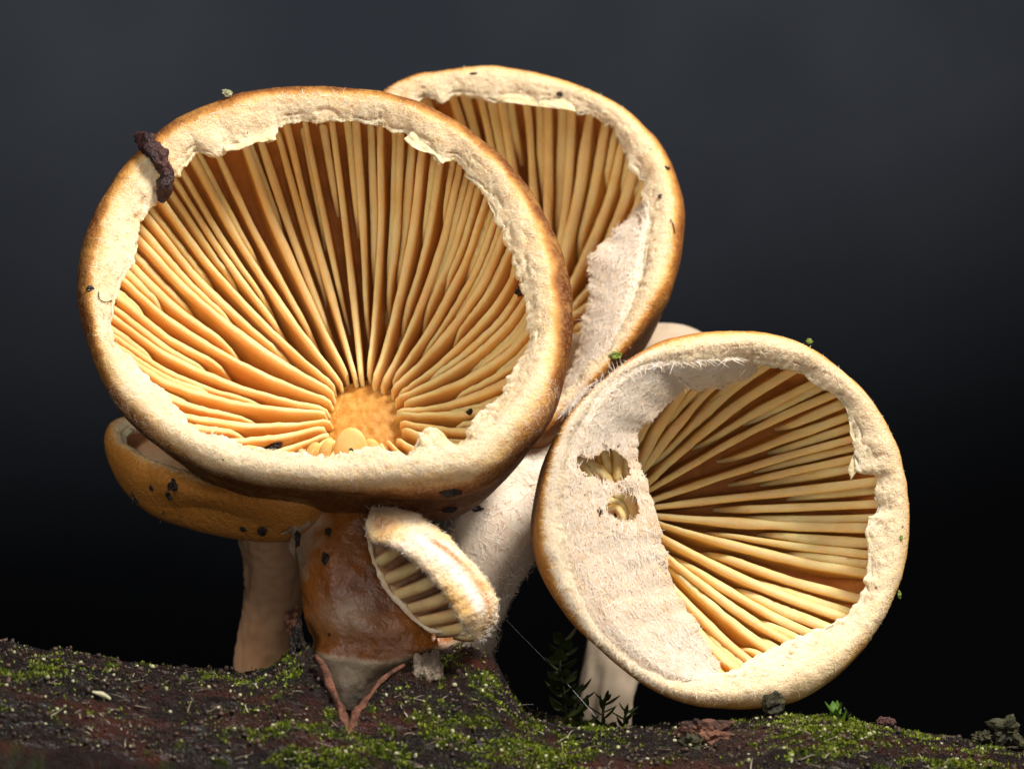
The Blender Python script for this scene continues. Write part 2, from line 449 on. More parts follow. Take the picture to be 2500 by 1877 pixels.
        for (u, st, gs) in lst:
            al = u * 2 * math.pi
            # local angle -> image angle (tilted disc)
            vx, vy = math.cos(al), math.sin(al)
            comp = vx * ti[0] + vy * ti[1]
            v2 = np.array([vx, vy]) - ti * comp * (1 - asp)
            th = math.atan2(v2[1], v2[0])
            ro = float(s.rO_at(th)); wi = float(np.interp(th, s.th, s.w0, period=2 * math.pi))
            if skip and skip(th): continue
            ra = r0px / ro * r.uniform(0.82, 1.25) if st == 0 else st
            rb = (ro - 0.34 * wi) / ro
            x = np.linspace(0, 1, nA); rho = ra + (rb - ra) * x
            sd = r.integers(0, 9999)
            l1 = np.stack([rho * 3.2 + sd, 0 * x + sd * .37, 0 * x], -1)
            lat = 2.0 * fbm(l1, 2, 3) * np.sin(np.clip(x * 1.2, 0, 1) * math.pi * .5) + curl * ro * x * (1 - x)
            if st > 0: lat = lat + r.uniform(-3, 3) * (1 - x) ** 3
            hb = np.maximum(s.he(rho) - s.gd(rho) - 6, s.hdome(rho, ro, wi) + 28)
            rise = np.clip(x / (0.05 if st == 0 else 0.22), 0, 1); rise = np.sqrt(1 - (1 - rise) ** 2)
            ht = s.he(rho)
            lf = np.clip((rho - .72 * rb) / (.28 * rb), 0, 1) ** 2
            ht = ht + (-0.42 * wi - ht) * lf * .9
            gh = (ht - hb) * rise * gs
            gh = gh + 2.4 * fbm(np.stack([rho * 70, 0 * x + sd, 0 * x], -1), 2, 8) + 3.5 * fbm(np.stack([rho * 9, 0 * x + sd, 0 * x], -1), 2, 5) * rise
            tk = T * r.uniform(.88, 1.12) * (0.62 + 0.38 * np.clip(x * 2.2, 0, 1)) * (1 + .18 * fbm(l1 * 2, 2, 6)) * (0.45 + 0.55 * rise)
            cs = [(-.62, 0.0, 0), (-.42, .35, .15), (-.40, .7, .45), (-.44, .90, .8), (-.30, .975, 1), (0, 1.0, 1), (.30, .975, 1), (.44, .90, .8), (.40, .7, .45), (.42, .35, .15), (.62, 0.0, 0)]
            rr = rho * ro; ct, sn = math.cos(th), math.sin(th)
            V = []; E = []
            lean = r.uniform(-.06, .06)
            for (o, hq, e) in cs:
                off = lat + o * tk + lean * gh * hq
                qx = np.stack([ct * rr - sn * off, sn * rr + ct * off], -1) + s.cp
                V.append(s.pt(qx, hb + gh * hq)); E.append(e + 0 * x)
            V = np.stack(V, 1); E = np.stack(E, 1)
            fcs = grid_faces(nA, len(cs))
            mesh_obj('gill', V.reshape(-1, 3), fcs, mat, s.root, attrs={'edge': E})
    def fuzz(s, n, mat, tmin=0.0, tmax=1.03, length=(7, 20), width=1.15, name='fuzz', sector=None):
        r = np.random.default_rng(s.seed + 900)
        T = s.T[0]; ok = np.where((T >= tmin) & (T <= tmax))[0]
        i = r.integers(0, len(s.th), n)
        if sector:
            i = i[sector(s.th[i])]; n = len(i)
        j = ok[r.integers(0, len(ok), n)]
        P = s.P[i, j]; N = s.N[i, j]
        tu = unit(s.P[(i + 2) % len(s.th), j] - s.P[(i - 2) % len(s.th), j])
        tv = unit(s.P[i, np.minimum(j + 1, s.P.shape[1] - 1)] - s.P[i, j - 1])
        a = r.normal(0, 0.9, n); a = np.where(r.random(n) < .5, a, a + math.pi)
        P = P + tu * r.uniform(-3, 3, n)[:, None] + tv * r.uniform(-2, 2, n)[:, None]
        dr = unit(tu * np.cos(a)[:, None] + tv * np.sin(a)[:, None] + N * r.uniform(-.06, .06, n)[:, None])
        L = r.uniform(*length, n)
        V, F = ribbons(P, dr, N, L, r.uniform(.6, 1.2, n) * width, r.uniform(0, 1.0, n), r.normal(0, .35, n) * L)
        o = mesh_obj(name, V, F, mat, s.root); o['kind'] = 'stuff'
        return o

def sc(l): return [(x * D2N, y * D2N) for x, y in l]
A_out = sc([(640,187),(700,186),(760,188),(830,196),(900,215),(960,240),(1010,270),(1060,310),(1100,350),(1140,400),(1175,455),(1205,520),(1225,590),(1234,660),(1232,730),(1220,800),(1195,859),(1160,914),(1110,964),(1060,1006),(1010,1028),(960,1040),(880,1044),(800,1044),(720,1044),(640,1038),(560,1029),(500,1017),(440,998),(390,976),(340,946),(300,916),(265,885),(235,850),(210,800),(190,745),(175,690),(168,630),(168,580),(175,530),(190,480),(210,435),(235,395),(265,355),(300,320),(340,285),(380,258),(420,237),(470,215),(530,198),(590,190)])
A_in = sc([(600,270),(650,266),(700,263),(760,265),(800,268),(830,283),(875,292),(880,312),(905,325),(935,338),(950,352),(975,348),(985,345),(1000,370),(1020,395),(1042,410),(1055,440),(1070,470),(1085,500),(1100,540),(1112,560),(1120,590),(1125,620),(1138,650),(1138,690),(1142,715),(1145,740),(1130,765),(1100,800),(1085,840),(1065,870),(1050,875),(1025,895),(1010,930),(990,960),(975,962),(960,940),(930,925),(905,935),(895,965),(885,980),(850,975),(815,963),(780,968),(740,980),(700,985),(640,980),(580,972),(530,960),(490,945),(440,935),(410,920),(395,895),(370,860),(345,830),(310,800),(275,765),(250,735),(243,700),(245,665),(258,620),(280,585),(300,545),(302,510),(306,480),(320,450),(340,435),(365,415),(372,395),(390,370),(410,350),(440,320),(452,342),(480,335),(500,325),(540,315),(565,308),(594,303),(598,285)])
rootA = empty('mushroom', (880, 1330, 250), 'largest mushroom cap, tan rim round a full fan of ochre gills and amber centre', 'mushroom', 'mushroom cluster')
A = Cap(rootA, A_out, A_in, (888, 1000), 400, (-0.10, 0.50), 150, (795, 710), seed=1, lowpale=.40, g=140, flesh=70, pdome=3.3, mat=M_capA, fm=M_flesh, rag=5)
A.gills(M_gillA, 34, .95, T=19, r0px=74, jitter=.08)
A.fuzz(8000, M_fuzz, 0.40, 0.9)
A.fuzz(8000, M_fuzzp, -0.15, 0.5, length=(5, 15), width=.8, sector=lambda t: np.sin(t) > 0.25)

B_out = [(935,210),(1000,182),(1100,166),(1200,160),(1310,175),(1420,207),(1530,265),(1610,340),(1655,430),(1672,520),(1662,610),(1625,720),(1560,815),(1480,905),(1400,995),(1330,1060),(1250,1085),(1150,1060),(1050,990),(960,880),(905,740),(870,560),(870,400),(895,280)]
B_in = [(1031,236),(1080,250),(1108,235),(1131,232),(1166,236),(1200,245),(1231,253),(1258,253),(1285,255),(1324,261),(1355,255),(1385,263),(1401,276),(1420,276),(1459,286),(1478,297),(1501,316),(1507,340),(1513,355),(1524,374),(1528,397),(1532,413),(1547,428),(1571,447),(1567,475),(1572,520),(1570,600),(1555,680),(1520,770),(1470,850),(1410,920),(1350,970),(1280,1000),(1200,980),(1110,920),(1030,820),(980,700),(960,560),(955,420),(980,300)]
rootB = empty('mushroom', (1180, 1600, 600), 'tan mushroom leaning behind the largest cap, whitish web on its right gills', 'mushroom', 'mushroom cluster')
Bc = Cap(rootB, B_out, B_in, (1310, 830), 330, (-0.10, 0.46), 720, (1290, 600), seed=2, mat=M_capB, fm=M_flesh, rag=5, g=130, flesh=60, pdome=3.4)
Bc.gills(M_gillB, 29, .8, T=25, r0px=70, jitter=.08)
Bc.fuzz(6000, M_fuzz, 0.3, 0.9)

C_out = sc([(1570,714),(1640,716),(1700,730),(1760,755),(1820,795),(1870,845),(1910,900),(1940,960),(1960,1030),(1968,1090),(1966,1150),(1955,1220),(1935,1290),(1905,1350),(1870,1400),(1830,1445),(1780,1485),(1720,1515),(1650,1530),(1580,1532),(1510,1525),(1440,1503),(1390,1475),(1330,1430),(1270,1375),(1220,1310),(1185,1245),(1168,1190),(1163,1130),(1170,1060),(1185,990),(1215,920),(1260,860),(1310,810),(1370,768),(1430,738),(1500,720)])
def c6(l): return [(1300 + x / 2.304, 780 + y / 2.304) for x, y in l]
def c7(l): return [(1280 + x / 2.257, 1300 + y / 2.257) for x, y in l]
C_in = c6([(940,270),(1160,222),(1300,262),(1430,282),(1520,300),(1600,370),(1700,430),(1755,490),(1800,620),(1808,720),(1812,850),(1850,872),(1930,880),(1935,1000),(1935,1090),(1890,1110),(1885,1200),(1890,1290),(1880,1400),(1870,1500),(1840,1600)]) + \
       c7([(1820,400),(1780,455),(1700,490),(1600,530),(1480,580),(1400,620),(1300,670),(1180,740),(1110,765),(1000,790)]) + \
       [(1640,1660),(1560,1625),(1490,1570),(1440,1500),(1400,1410),(1382,1310),(1378,1220),(1388,1130),(1412,1050),(1450,980),(1510,925),(1600,895)]
rootC = empty('mushroom', (1700, 1745, 150), 'round cream mushroom low on the log, gills half covered by torn cottony veil', 'mushroom', 'mushroom cluster')
C = Cap(rootC, C_out, C_in, (1515, 1250), 315, (0.38, 0.05), 110, (1770, 1270), seed=3, mat=M_capC, fm=M_flesh, rag=4, g=110, flesh=32, pdome=2.9)
C.gills(M_gillC, 30, .7, T=24, r0px=55, jitter=.10)
C.fuzz(8000, M_fuzz, 0.22, 0.9)
C.fuzz(15000, M_fuzzp, 0.2, 1.0, length=(5, 16), width=.8, sector=lambda t: (np.cos(t) < -0.05))

# torn cottony veils
def veil(cap, pairs, hfun, holes, seed, nfib, nu=340, nv=150):
    a = catmull([p[0] for p in pairs], nu); b_ = catmull([p[1] for p in pairs], nu)
    r = np.random.default_rng(seed)
    rag = 6 * fbm(np.stack([np.arange(nu) / 9.0, np.zeros(nu), np.zeros(nu)], -1), 3, seed, .7)
    v = np.linspace(0, 1, nv)[None, :, None]
    q = a[:, None] * (1 - v) + b_[:, None] * v + unit(b_ - a)[:, None] * rag[:, None, None] * v ** 3
    h = hfun(v[..., 0]) + 0 * q[..., 0]
    h = h + (4 * fbm(np.stack([q[..., 0] / 70, q[..., 1] / 45, 0 * h], -1), 3, seed + 3)) * np.sin(np.clip(v[..., 0] * 1.1, 0, 1) * math.pi * .5) + 0.7 * fbm(np.stack([q[..., 0] / 9, q[..., 1] / 9, 0 * h], -1), 2, seed + 8)
    P = cap.pt(q - h[..., None] * cap.nimg, h)
    du = np.gradient(P, axis=0); dv = np.gradient(P, axis=1); N = unit(np.cross(du, dv))
    if N[nu // 2, nv // 2, 2] > 0: N = -N
    F = grid_faces(nu, nv)
    cx = P.reshape(-1, 3)[F].mean(1)
    kill = np.zeros(len(F), bool)
    jit = np.stack([cx[:, 0] / 7, cx[:, 1] / 7, 0 * cx[:, 0]], -1)
    jx = cx[:, 0] + 4 * fbm(jit, 2, seed + 20); jy = cx[:, 1] + 4 * fbm(jit, 2, seed + 21)
    for poly in holes: kill |= in_poly(jx, jy, poly)
    pore = fbm(np.stack([cx[:, 0] / 6, cx[:, 1] / 6, 0 * jx], -1), 2, seed + 30) + 0.55 * fbm(np.stack([cx[:, 0] / 60, cx[:, 1] / 60, 0 * jx], -1), 2, seed + 31)
    kill |= pore > 0.98
    o = mesh_obj('veil', P.reshape(-1, 3), F[~kill], M_veil, cap.root)
    # fibres
    i = r.integers(1, nu - 1, nfib); j = np.minimum((r.random(nfib) ** .8 * nv).astype(int), nv - 1)
    B0 = P[i, j]; n = N[i, j]
    tu = unit(P[np.minimum(i + 1, nu - 1), j] - P[i - 1, j]); tv = unit(P[i, np.minimum(j + 1, nv - 1)] - P[i, np.maximum(j - 1, 0)])
    ang = r.normal(0, .35, nfib) + np.where(r.random(nfib) < .5, 0, math.pi)
    ang = np.where(r.random(nfib) < .3, r.uniform(0, 6.28, nfib), ang)
    dr = unit(tu * np.cos(ang)[:, None] + tv * np.sin(ang)[:, None] + n * r.uniform(-.03, .05, nfib)[:, None])
    L = r.uniform(10, 38, nfib)
    L = L * np.where(j > nv * .9, .3, 1.0)
    keep = np.ones(nfib, bool)
    tip = B0 + dr * (L * .6)[:, None]
    for poly in holes:
        keep &= ~in_poly(B0[:, 0], B0[:, 1], poly); keep &= ~(in_poly(tip[:, 0], tip[:, 1], poly) & (r.random(nfib) < .9))
    B0, dr, n, L = B0[keep], dr[keep], n[keep], L[keep]; m_ = len(L)
    V, F2 = ribbons(B0, dr, n, L, r.uniform(0.7, 1.6, m_), r.uniform(0, 1.0, m_), r.normal(0, .25, m_) * L)
    fo = mesh_obj('fibre', V, F2, M_fuzzp, o); fo['kind'] = 'stuff'
    return o
def c4(l): return [(1380 + x / 4.153, 950 + y / 4.153) for x, y in l]
holes_c = [c4([(110,690),(160,660),(230,690),(290,710),(350,640),(420,605),(520,620),(590,680),(640,740),(660,830),(610,890),(570,930),(480,945),(400,910),(300,880),(240,885),(180,830),(120,760)]),
           c4([(410,1190),(460,1100),(540,1060),(640,1040),(710,1090),(745,1200),(740,1260),(690,1320),(620,1330),(540,1330),(480,1280),(420,1240)]),
           c4([(310,1240),(340,1200),(385,1200),(380,1260),(340,1280)]), c4([(365,570),(410,550),(450,575),(420,600),(370,595)]), c4([(520,570),(560,550),(575,580),(540,590)])]
Cv = [((1700,1672),(1758,1634)),((1620,1662),(1736,1592)),((1545,1622),(1714,1548)),((1480,1565),(1692,1513)),((1428,1495),(1643,1415)),((1388,1405),(1625,1349)),((1368,1310),(1612,1301)),((1363,1220),(1590,1210)),((1374,1130),(1560,1110)),((1400,1050),(1552,1055)),((1435,980),(1590,1028)),((1485,925),(1630,985)),((1550,885),(1690,936)),((1610,872),(1700,954)),((1670,868),(1760,945)),((1740,868),(1834,919)),((1790,872),(1850,900))]
veil(C, Cv, lambda v: 2 + 16 * np.clip(v / .2, 0, 1) - 6 * v - 75 * v ** 1.7, holes_c, 77, 15000)
Bv = [((1590,500),(1567,494)),((1590,550),(1527,541)),((1588,600),(1487,573)),((1580,650),(1458,606)),((1572,690),(1440,631)),((1558,740),(1438,680)),((1538,790),(1437,725)),((1518,830),(1426,761)),((1492,870),(1417,805)),((1465,910),(1408,852)),((1435,950),(1390,899)),((1405,985),(1364,956)),((1380,1010),(1350,978))]
bh = [[(1556,522),(1566,518),(1570,545),(1560,550)]]
veil(Bc, Bv, lambda v: 2 + 16 * np.clip(v / .25, 0, 1) - 6 * v - 55 * v ** 1.6, bh, 78, 6000, 260, 90)

for k, (pts, rd_) in enumerate([([(1398,1105),(1425,1140),(1450,1180)],13),([(1430,1130),(1465,1150),(1500,1190)],17),([(1470,1090),(1480,1120),(1492,1165)],13),([(1500,1085),(1510,1120),(1506,1185)],15),([(1525,1095),(1532,1130),(1525,1180)],13),
                        ([(1478,1225),(1510,1225),(1527,1245),(1530,1275)],11),([(1480,1250),(1505,1240),(1518,1262),(1505,1285)],12),([(1500,1215),(1530,1215),(1548,1250),(1540,1290)],14),([(1490,1275),(1520,1285),(1560,1268)],18)]):
    P_ = catmull(pts, 26); hq = np.full(26, -62.0 - 6 * (k % 3)); x_ = np.linspace(0, 1, 26)
    tg_ = unit(np.gradient(P_, axis=0)); sd_ = np.stack([-tg_[:, 1], tg_[:, 0]], -1)
    V = []
    for (o_, z_) in [(-1, -60), (-.95, -14), (-.6, -4), (0, 0), (.6, -4), (.95, -14), (1, -60)]:
        hh_ = hq + z_ - 18 * (2 * x_ - 1) ** 2
        qq = P_ + sd_ * o_ * rd_ - hh_[:, None] * C.nimg
        V.append(C.pt(qq, hh_))
    mesh_obj('gill', np.stack(V, 1).reshape(-1, 3), grid_faces(26, 7), M_gillC, rootC, attrs={'edge': np.tile([.1, .6, .9, 1, .9, .6, .1], 26)})

# torn membrane flaps left on the margins
def cap_flap(cap, poly, h0, curl, mat, seed):
    P_ = np.array(poly, float); n = 90; m_ = 9
    d_ = np.vstack([P_, P_[:1]]); sl = np.concatenate([[0], np.cumsum(np.linalg.norm(np.diff(d_, axis=0), axis=1))])
    t_ = np.linspace(0, sl[-1], n, endpoint=False)
    ring = np.stack([np.interp(t_, sl, d_[:, 0]), np.interp(t_, sl, d_[:, 1])], -1)
    c0 = P_.mean(0); ring = c0 + (ring - c0) * (1 + .05 * fbm(np.stack([t_ / 9, 0 * t_, 0 * t_], -1), 3, seed))[:, None]
    s_ = np.linspace(0.02, 1, m_)[:, None, None]
    q = c0 + (ring - c0)[None] * s_
    inw = unit(cap.cp - c0); al = ((q - c0) @ inw) / 60.0
    h = h0 + curl * np.clip(al, -1.5, 1.5) + 5 * fbm(np.stack([q[..., 0] / 22, q[..., 1] / 22, 0 * al], -1), 3, seed + 1)
    Pf = cap.pt(q - h[..., None] * cap.nimg, h); hb = h - 4
    Pb = cap.pt(q - hb[..., None] * cap.nimg, hb)
    F = grid_faces(m_, n, wrap_v=True); e = np.arange(n); e2 = (e + 1) % n; o0 = (m_ - 1) * n
    F = np.vstack([F, F[:, ::-1] + m_ * n, np.stack([o0 + e, m_ * n + o0 + e, m_ * n + o0 + e2, o0 + e2], 1)])
    mesh_obj('torn_flap', np.vstack([Pf.reshape(-1, 3), Pb.reshape(-1, 3)]), F, mat, cap.root)
M_flap = plain('torn_membrane', (0.80, 0.56, 0.27), (0.87, 0.71, 0.46), 900, .8, ss=.3, bs=5000, bd=.00008)
cap_flap(C, c6([(1735,435),(1775,520),(1785,640),(1820,720),(1770,850),(1790,905),(1830,845),(1900,870),(1985,890),(1975,800),(1920,700),(1870,600),(1820,480)]), 4, -16, M_flap, 301)
cap_flap(C, c6([(1890,1100),(1945,1130),(1960,1200),(1935,1290),(1895,1300),(1880,1200)]), 4, -10, M_flap, 305)
cap_flap(A, [(150 + x / 3.16, 150 + y / 3.16) for x, y in [(1370,420),(1500,440),(1600,430),(1660,490),(1655,610),(1500,628),(1380,680),(1260,690),(1220,630),(1300,500)]], 9, 6, M_flap, 302)
cap_flap(A, [(750 + x / 3.16, 150 + y / 3.16) for x, y in [(750,600),(800,540),(900,560),(1000,600),(1110,660),(1145,760),(1040,790),(980,720),(860,690),(790,650)]], 9, 6, M_flap, 303)
cap_flap(A, [(750 + x / 2.373, 650 + y / 2.373) for x, y in [(610,1110),(680,960),(740,930),(800,980),(830,1050),(880,1040),(870,1110),(740,1160)]], 12, 14, M_flap, 304)
cap_flap(Bc, [(900 + x / 2.595, 120 + y / 2.595) for x, y in [(690,290),(860,270),(1080,270),(1260,300),(1320,400),(1260,385),(1100,368),(950,348),(800,330)]], 8, 5, M_flap, 306)

# amber scar where the stem broke away from the large cap
nr, na = 22, 72
rr = np.linspace(0, 1, nr)[:, None]; aa = np.linspace(0, 2 * math.pi, na, endpoint=False)[None, :]
edge_r = 100 * (1 + .06 * fbm(np.stack([np.cos(aa) * 2, np.sin(aa) * 2, 0 * aa], -1), 3, 5))
R = rr * edge_r
q = A.cp + np.stack([np.cos(aa) * R, np.sin(aa) * R], -1)
h = A.hc - 34 - 26 * rr ** 2 + 2.5 * fbm(np.stack([q[..., 0] / 16, q[..., 1] / 25, 0 * R], -1), 3, 6) + 0 * aa
crk = np.abs(fbm(np.stack([np.cos(aa) * 2.2 + 0 * rr, np.sin(aa) * 2.2 + 0 * rr, 3 + 0 * R], -1), 2, 60) * .12 + rr - .84)
h = h - 9 * np.clip(1 - crk / .03, 0, 1) * (np.sin(aa * 1.0 + 2.1) < .55)
mesh_obj('stem_scar', A.pt(q, h).reshape(-1, 3), grid_faces(nr, na, wrap_v=True), M_scar, rootA)

# pale rounded gill lobes facing the viewer at the foot of the scar
def lobe(x, y, wd_, ht, d, tilt=0.0):
    n = 20; V = []; 
    for k in range(9):
        z = -1 + 2 * k / 8; sc_ = math.sqrt(max(0.02, 1 - z * z))
        for i in range(n):
            a = 2 * math.pi * i / n
            px = math.cos(a) * wd_ * sc_; py = math.sin(a) * ht * sc_
            py = py - 0.15 * ht
            V.append((x + px * math.cos(tilt) - py * math.sin(tilt), y + px * math.sin(tilt) + py * math.cos(tilt), d + z * 9))
    F = grid_faces(9, n, wrap_v=True)
    E = [0.75] * len(V)
    mesh_obj('gill', V, F, M_gillA, rootA, attrs={'edge': E})
dl = A.d0 + (A.nimg[1] * (1090 - 710)) / A.nt + 75
lobe(857, 1110, 42, 58, dl); lobe(795, 1103, 15, 28, dl + 10, .3); lobe(762, 1106, 16, 26, dl + 14, .5); lobe(905, 1105, 24, 30, dl + 20)

# ------------------------------------------------------------------ upturned amber cap under the largest one
rootD = empty('mushroom', (660, 1640, 700), 'upturned amber mushroom cap tucked under the largest cap, soil specks on it', 'mushroom', 'mushroom cluster')
th = np.linspace(0, 2 * math.pi, 60, endpoint=False)
def ell(cx, cy, rx, ry, rot=0): return [(cx + rx * math.cos(t) * math.cos(rot) - ry * math.sin(t) * math.sin(rot), cy + rx * math.cos(t) * math.sin(rot) + ry * math.sin(t) * math.cos(rot)) for t in th]
D_out = ell(530, 1118, 285, 88, 0.20)
D_in = ell(534, 1114, 232, 58, 0.20)
M_dflesh = plain('peach_flesh', (0.55, 0.30, 0.15), (0.66, 0.42, 0.24), 500, .6, ss=.3, bd=.00003)
Dc = Cap(rootD, D_out, D_in, (534, 1138), 26, (-0.08, 0.94), 430, (530, 1115), seed=4, mat=M_capD, fm=M_dflesh, rag=2, g=8, flesh=122, ntheta=500, pdome=7.0)
Dc.fuzz(1200, M_fuzz, 0.3, 0.9, length=(6, 16))

def stem(name, path, radii, mat, parent, seed=1, nseg=70, na=64, amp=4.0, sx=1.0):
    P = catmull(path, nseg); rad = catmull(np.array(radii)[:, None], nseg)[:, 0]
    tg = unit(np.gradient(P, axis=0)); up = np.array([0, 0, 1.0])
    s1 = unit(np.cross(tg, up)); s2 = unit(np.cross(tg, s1))
    a = np.linspace(0, 2 * math.pi, na, endpoint=False)
    V = P[:, None] + rad[:, None, None] * (np.cos(a)[None, :, None] * s1[:, None] * sx + np.sin(a)[None, :, None] * s2[:, None])
    dn = unit(V - P[:, None])
    ns = fbm(np.stack([np.cos(a)[None] * 2 + 0 * rad[:, None], np.sin(a)[None] * 2 + 0 * rad[:, None], P[:, 1:2] / 120 + 0 * a[None]], -1), 3, seed)
    V = V + dn * (ns * amp * 2)[..., None] + dn * (fbm(V / 18, 2, seed + 4) * amp * .6)[..., None]
    Vf = np.vstack([V.reshape(-1, 3), P[0], P[-1]])
    F = [tuple(t) for t in grid_faces(nseg, na, wrap_v=True)]
    n0 = nseg * na
    F += [((i + 1) % na, i, n0) for i in range(na)] + [((nseg - 1) * na + i, (nseg - 1) * na + (i + 1) % na, n0 + 1) for i in range(na)]
    o = mesh_obj(name, Vf, F, mat, parent)
    return o, V, dn
M_dstem = plain('tan_stem', (0.70, 0.38, 0.20), (0.78, 0.48, 0.28), 250, 0.8, ss=0.2, bd=0)
stem('stem', [(655, 1250, 560), (668, 1400, 780), (655, 1560, 880), (640, 1800, 900)], [85, 70, 75, 85], M_dstem, rootD, 6)

# ------------------------------------------------------------------ white fuzzy stem of the leaning mushroom
o, V, dn = stem('stem', [(1370, 900, 1000), (1320, 1050, 780), (1225, 1240, 560), (1150, 1400, 430), (1110, 1560, 330), (1100, 1720, 280)], [110, 120, 125, 112, 95, 90], M_stemw, rootB, 12, amp=5)
def fuzz_on(V, dn, n, mat, parent, L=(15, 45), seed=0, sel=None, width=1.8):
    r = np.random.default_rng(seed); nu, nv = V.shape[:2]
    i = r.integers(1, nu - 1, n); j = r.integers(0, nv, n)
    P = V[i, j]; N = dn[i, j]
    if sel is not None:
        k = sel(P); P, N, i, j = P[k], N[k], i[k], j[k]; n = len(P)
    t1 = unit(V[i + 1, j] - V[i - 1, j]); t2 = unit(np.cross(N, t1))
    a = r.uniform(0, 6.28, n)
    P = P + t1 * r.uniform(-4, 4, n)[:, None] + t2 * r.uniform(-4, 4, n)[:, None]
    dr = unit(t1 * np.cos(a)[:, None] + t2 * np.sin(a)[:, None] + N * r.uniform(0, .2, n)[:, None])
    Ln = r.uniform(*L, n)
    VV, F = ribbons(P, dr, N, Ln, r.uniform(.6, 1.2, n) * width, r.uniform(0, 6, n), r.normal(0, .4, n) * Ln)
    o = mesh_obj('fuzz', VV, F, mat, parent); o['kind'] = 'stuff'
fuzz_on(V, dn, 5000, M_fuzzp, rootB, seed=5, sel=lambda P: P[:, 1] > 950)

# ------------------------------------------------------------------ pale mushroom far behind the round one
M_pale = plain('pale_buff', (0.46, 0.36, 0.26), (0.56, 0.45, 0.33), 200, 0.85, ss=0.2, bd=0)
rootG = empty('mushroom', (1590, 1760, 950), 'pale blurred mushroom standing behind the round cream one', 'mushroom', 'mushroom cluster')
stem('stem', [(1620, 860, 1080), (1640, 1100, 1050), (1590, 1400, 1000), (1490, 1640, 960), (1460, 1900, 930)], [95, 105, 100, 74, 70], M_pale, rootG, 15)
pr = [(0, -62), (40, -58), (80, -44), (112, -20), (128, 8), (126, 26), (112, 34), (80, 26), (40, 22), (0, 20)]
pr = catmull(pr, 30); na = 48; a = np.linspace(0, 2 * math.pi, na, endpoint=False)
V = np.stack([1622 + pr[:, :1] * np.cos(a)[None], 850 + pr[:, 1:2] + 0 * a[None], 1080 + pr[:, :1] * np.sin(a)[None]], -1)
V = V + 3 * fbm(V / 50, 2, 3)[..., None]
mesh_obj('cap', V.reshape(-1, 3), grid_faces(len(pr), na, wrap_v=True), M_pale, rootG)

# ------------------------------------------------------------------ young mushroom squeezing out of the split bark
rootF = empty('mushroom', (855, 1760, -60), 'young brown mushroom squeezed out of the bark split, one curled whitish cap edge', 'mushroom', 'mushroom cluster')
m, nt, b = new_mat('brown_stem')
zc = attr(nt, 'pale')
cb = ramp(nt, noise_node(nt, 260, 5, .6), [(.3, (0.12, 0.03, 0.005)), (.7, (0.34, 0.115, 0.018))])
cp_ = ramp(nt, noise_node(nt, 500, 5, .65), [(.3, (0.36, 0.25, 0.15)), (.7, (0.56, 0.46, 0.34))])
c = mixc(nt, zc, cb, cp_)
c = mixc(nt, attr(nt, 'foot_dark'), c, (0.03, 0.02, 0.015))  # stem colour gets darker towards its foot, with a ragged upper boundary
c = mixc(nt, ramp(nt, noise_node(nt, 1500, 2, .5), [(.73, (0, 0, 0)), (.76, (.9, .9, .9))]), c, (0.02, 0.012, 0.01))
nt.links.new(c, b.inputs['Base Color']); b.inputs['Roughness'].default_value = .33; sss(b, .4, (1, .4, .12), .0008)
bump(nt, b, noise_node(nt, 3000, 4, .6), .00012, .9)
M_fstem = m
rows = [(1130, 745, 1075, 300), (1200, 738, 1070, 255), (1260, 722, 1050, 225), (1330, 724, 1050, 200), (1400, 728, 1065, 180), (1470, 738, 1095, 160), (1530, 748, 1120, 140), (1575, 760, 1110, 120),
        (1600, 772, 1070, 108), (1640, 782, 1020, 100), (1680, 792, 975, 85), (1730, 805, 930, 60), (1800, 830, 890, 20)]
rw = catmull(rows, 120); na = 128
a = np.linspace(0, 2 * math.pi, na, endpoint=False)[None, :]
cxm = (rw[:, 1:2] + rw[:, 2:3]) / 2; hw = (rw[:, 2:3] - rw[:, 1:2]) / 2
V = np.stack([cxm + hw * np.cos(a), rw[:, :1] + 0 * a + 28 * np.sin(a) * 0 - 26 * np.cos(a) * (rw[:, :1] > 1560) * 0, rw[:, 3:4] + 60 + hw * .85 * np.sin(a)], -1)
dn = np.stack([np.cos(a) + 0 * hw, 0 * hw + 0 * a, np.sin(a) + 0 * hw], -1)
# bulges, a dent under the cap edge and a rolled collar at the foot
bul = 10 * fbm(V / 130, 3, 44) + 3 * fbm(V / 28, 3, 45)
collar_y = 1590 + 30 * np.sin((V[..., 0] - 740) / 400 * 3.1) - np.clip(V[..., 0] - 950, 0, 300) * .22
bul = bul + 14 * np.exp(-((V[..., 1] - collar_y) / 20) ** 2) - 10 * np.exp(-((V[..., 1] - collar_y + 40) / 26) ** 2)
V = V + dn * bul[..., None]
pale = np.clip((V[..., 1] - collar_y + 14) / 14, 0, 1)
left = .75 * np.clip((800 - V[..., 0] - np.clip((V[..., 1] - 1290) * .42, -60, 110) + 20 * fbm(V / 26, 3, 50)) / 40, 0, 1) * (V[..., 1] > 1225)
pat = 0.5 * np.exp(-(((V[..., 0] - 850) / 65) ** 2 + ((V[..., 1] - 1505) / 45) ** 2)) + .04 * np.clip(fbm(V / 55, 3, 51), 0, 1)
pale = np.clip(np.maximum(np.maximum(pale, left * .9), pat), 0, 1)
mesh_obj('stem', V.reshape(-1, 3), grid_faces(len(rw), na, wrap_v=True), M_fstem, rootF, attrs={'pale': pale, 'foot_dark': np.clip((V[..., 1] - 1655 + 34 * fbm(V / 22, 3, 61)) / 90, 0, .92)})
SV, SDN = V, dn

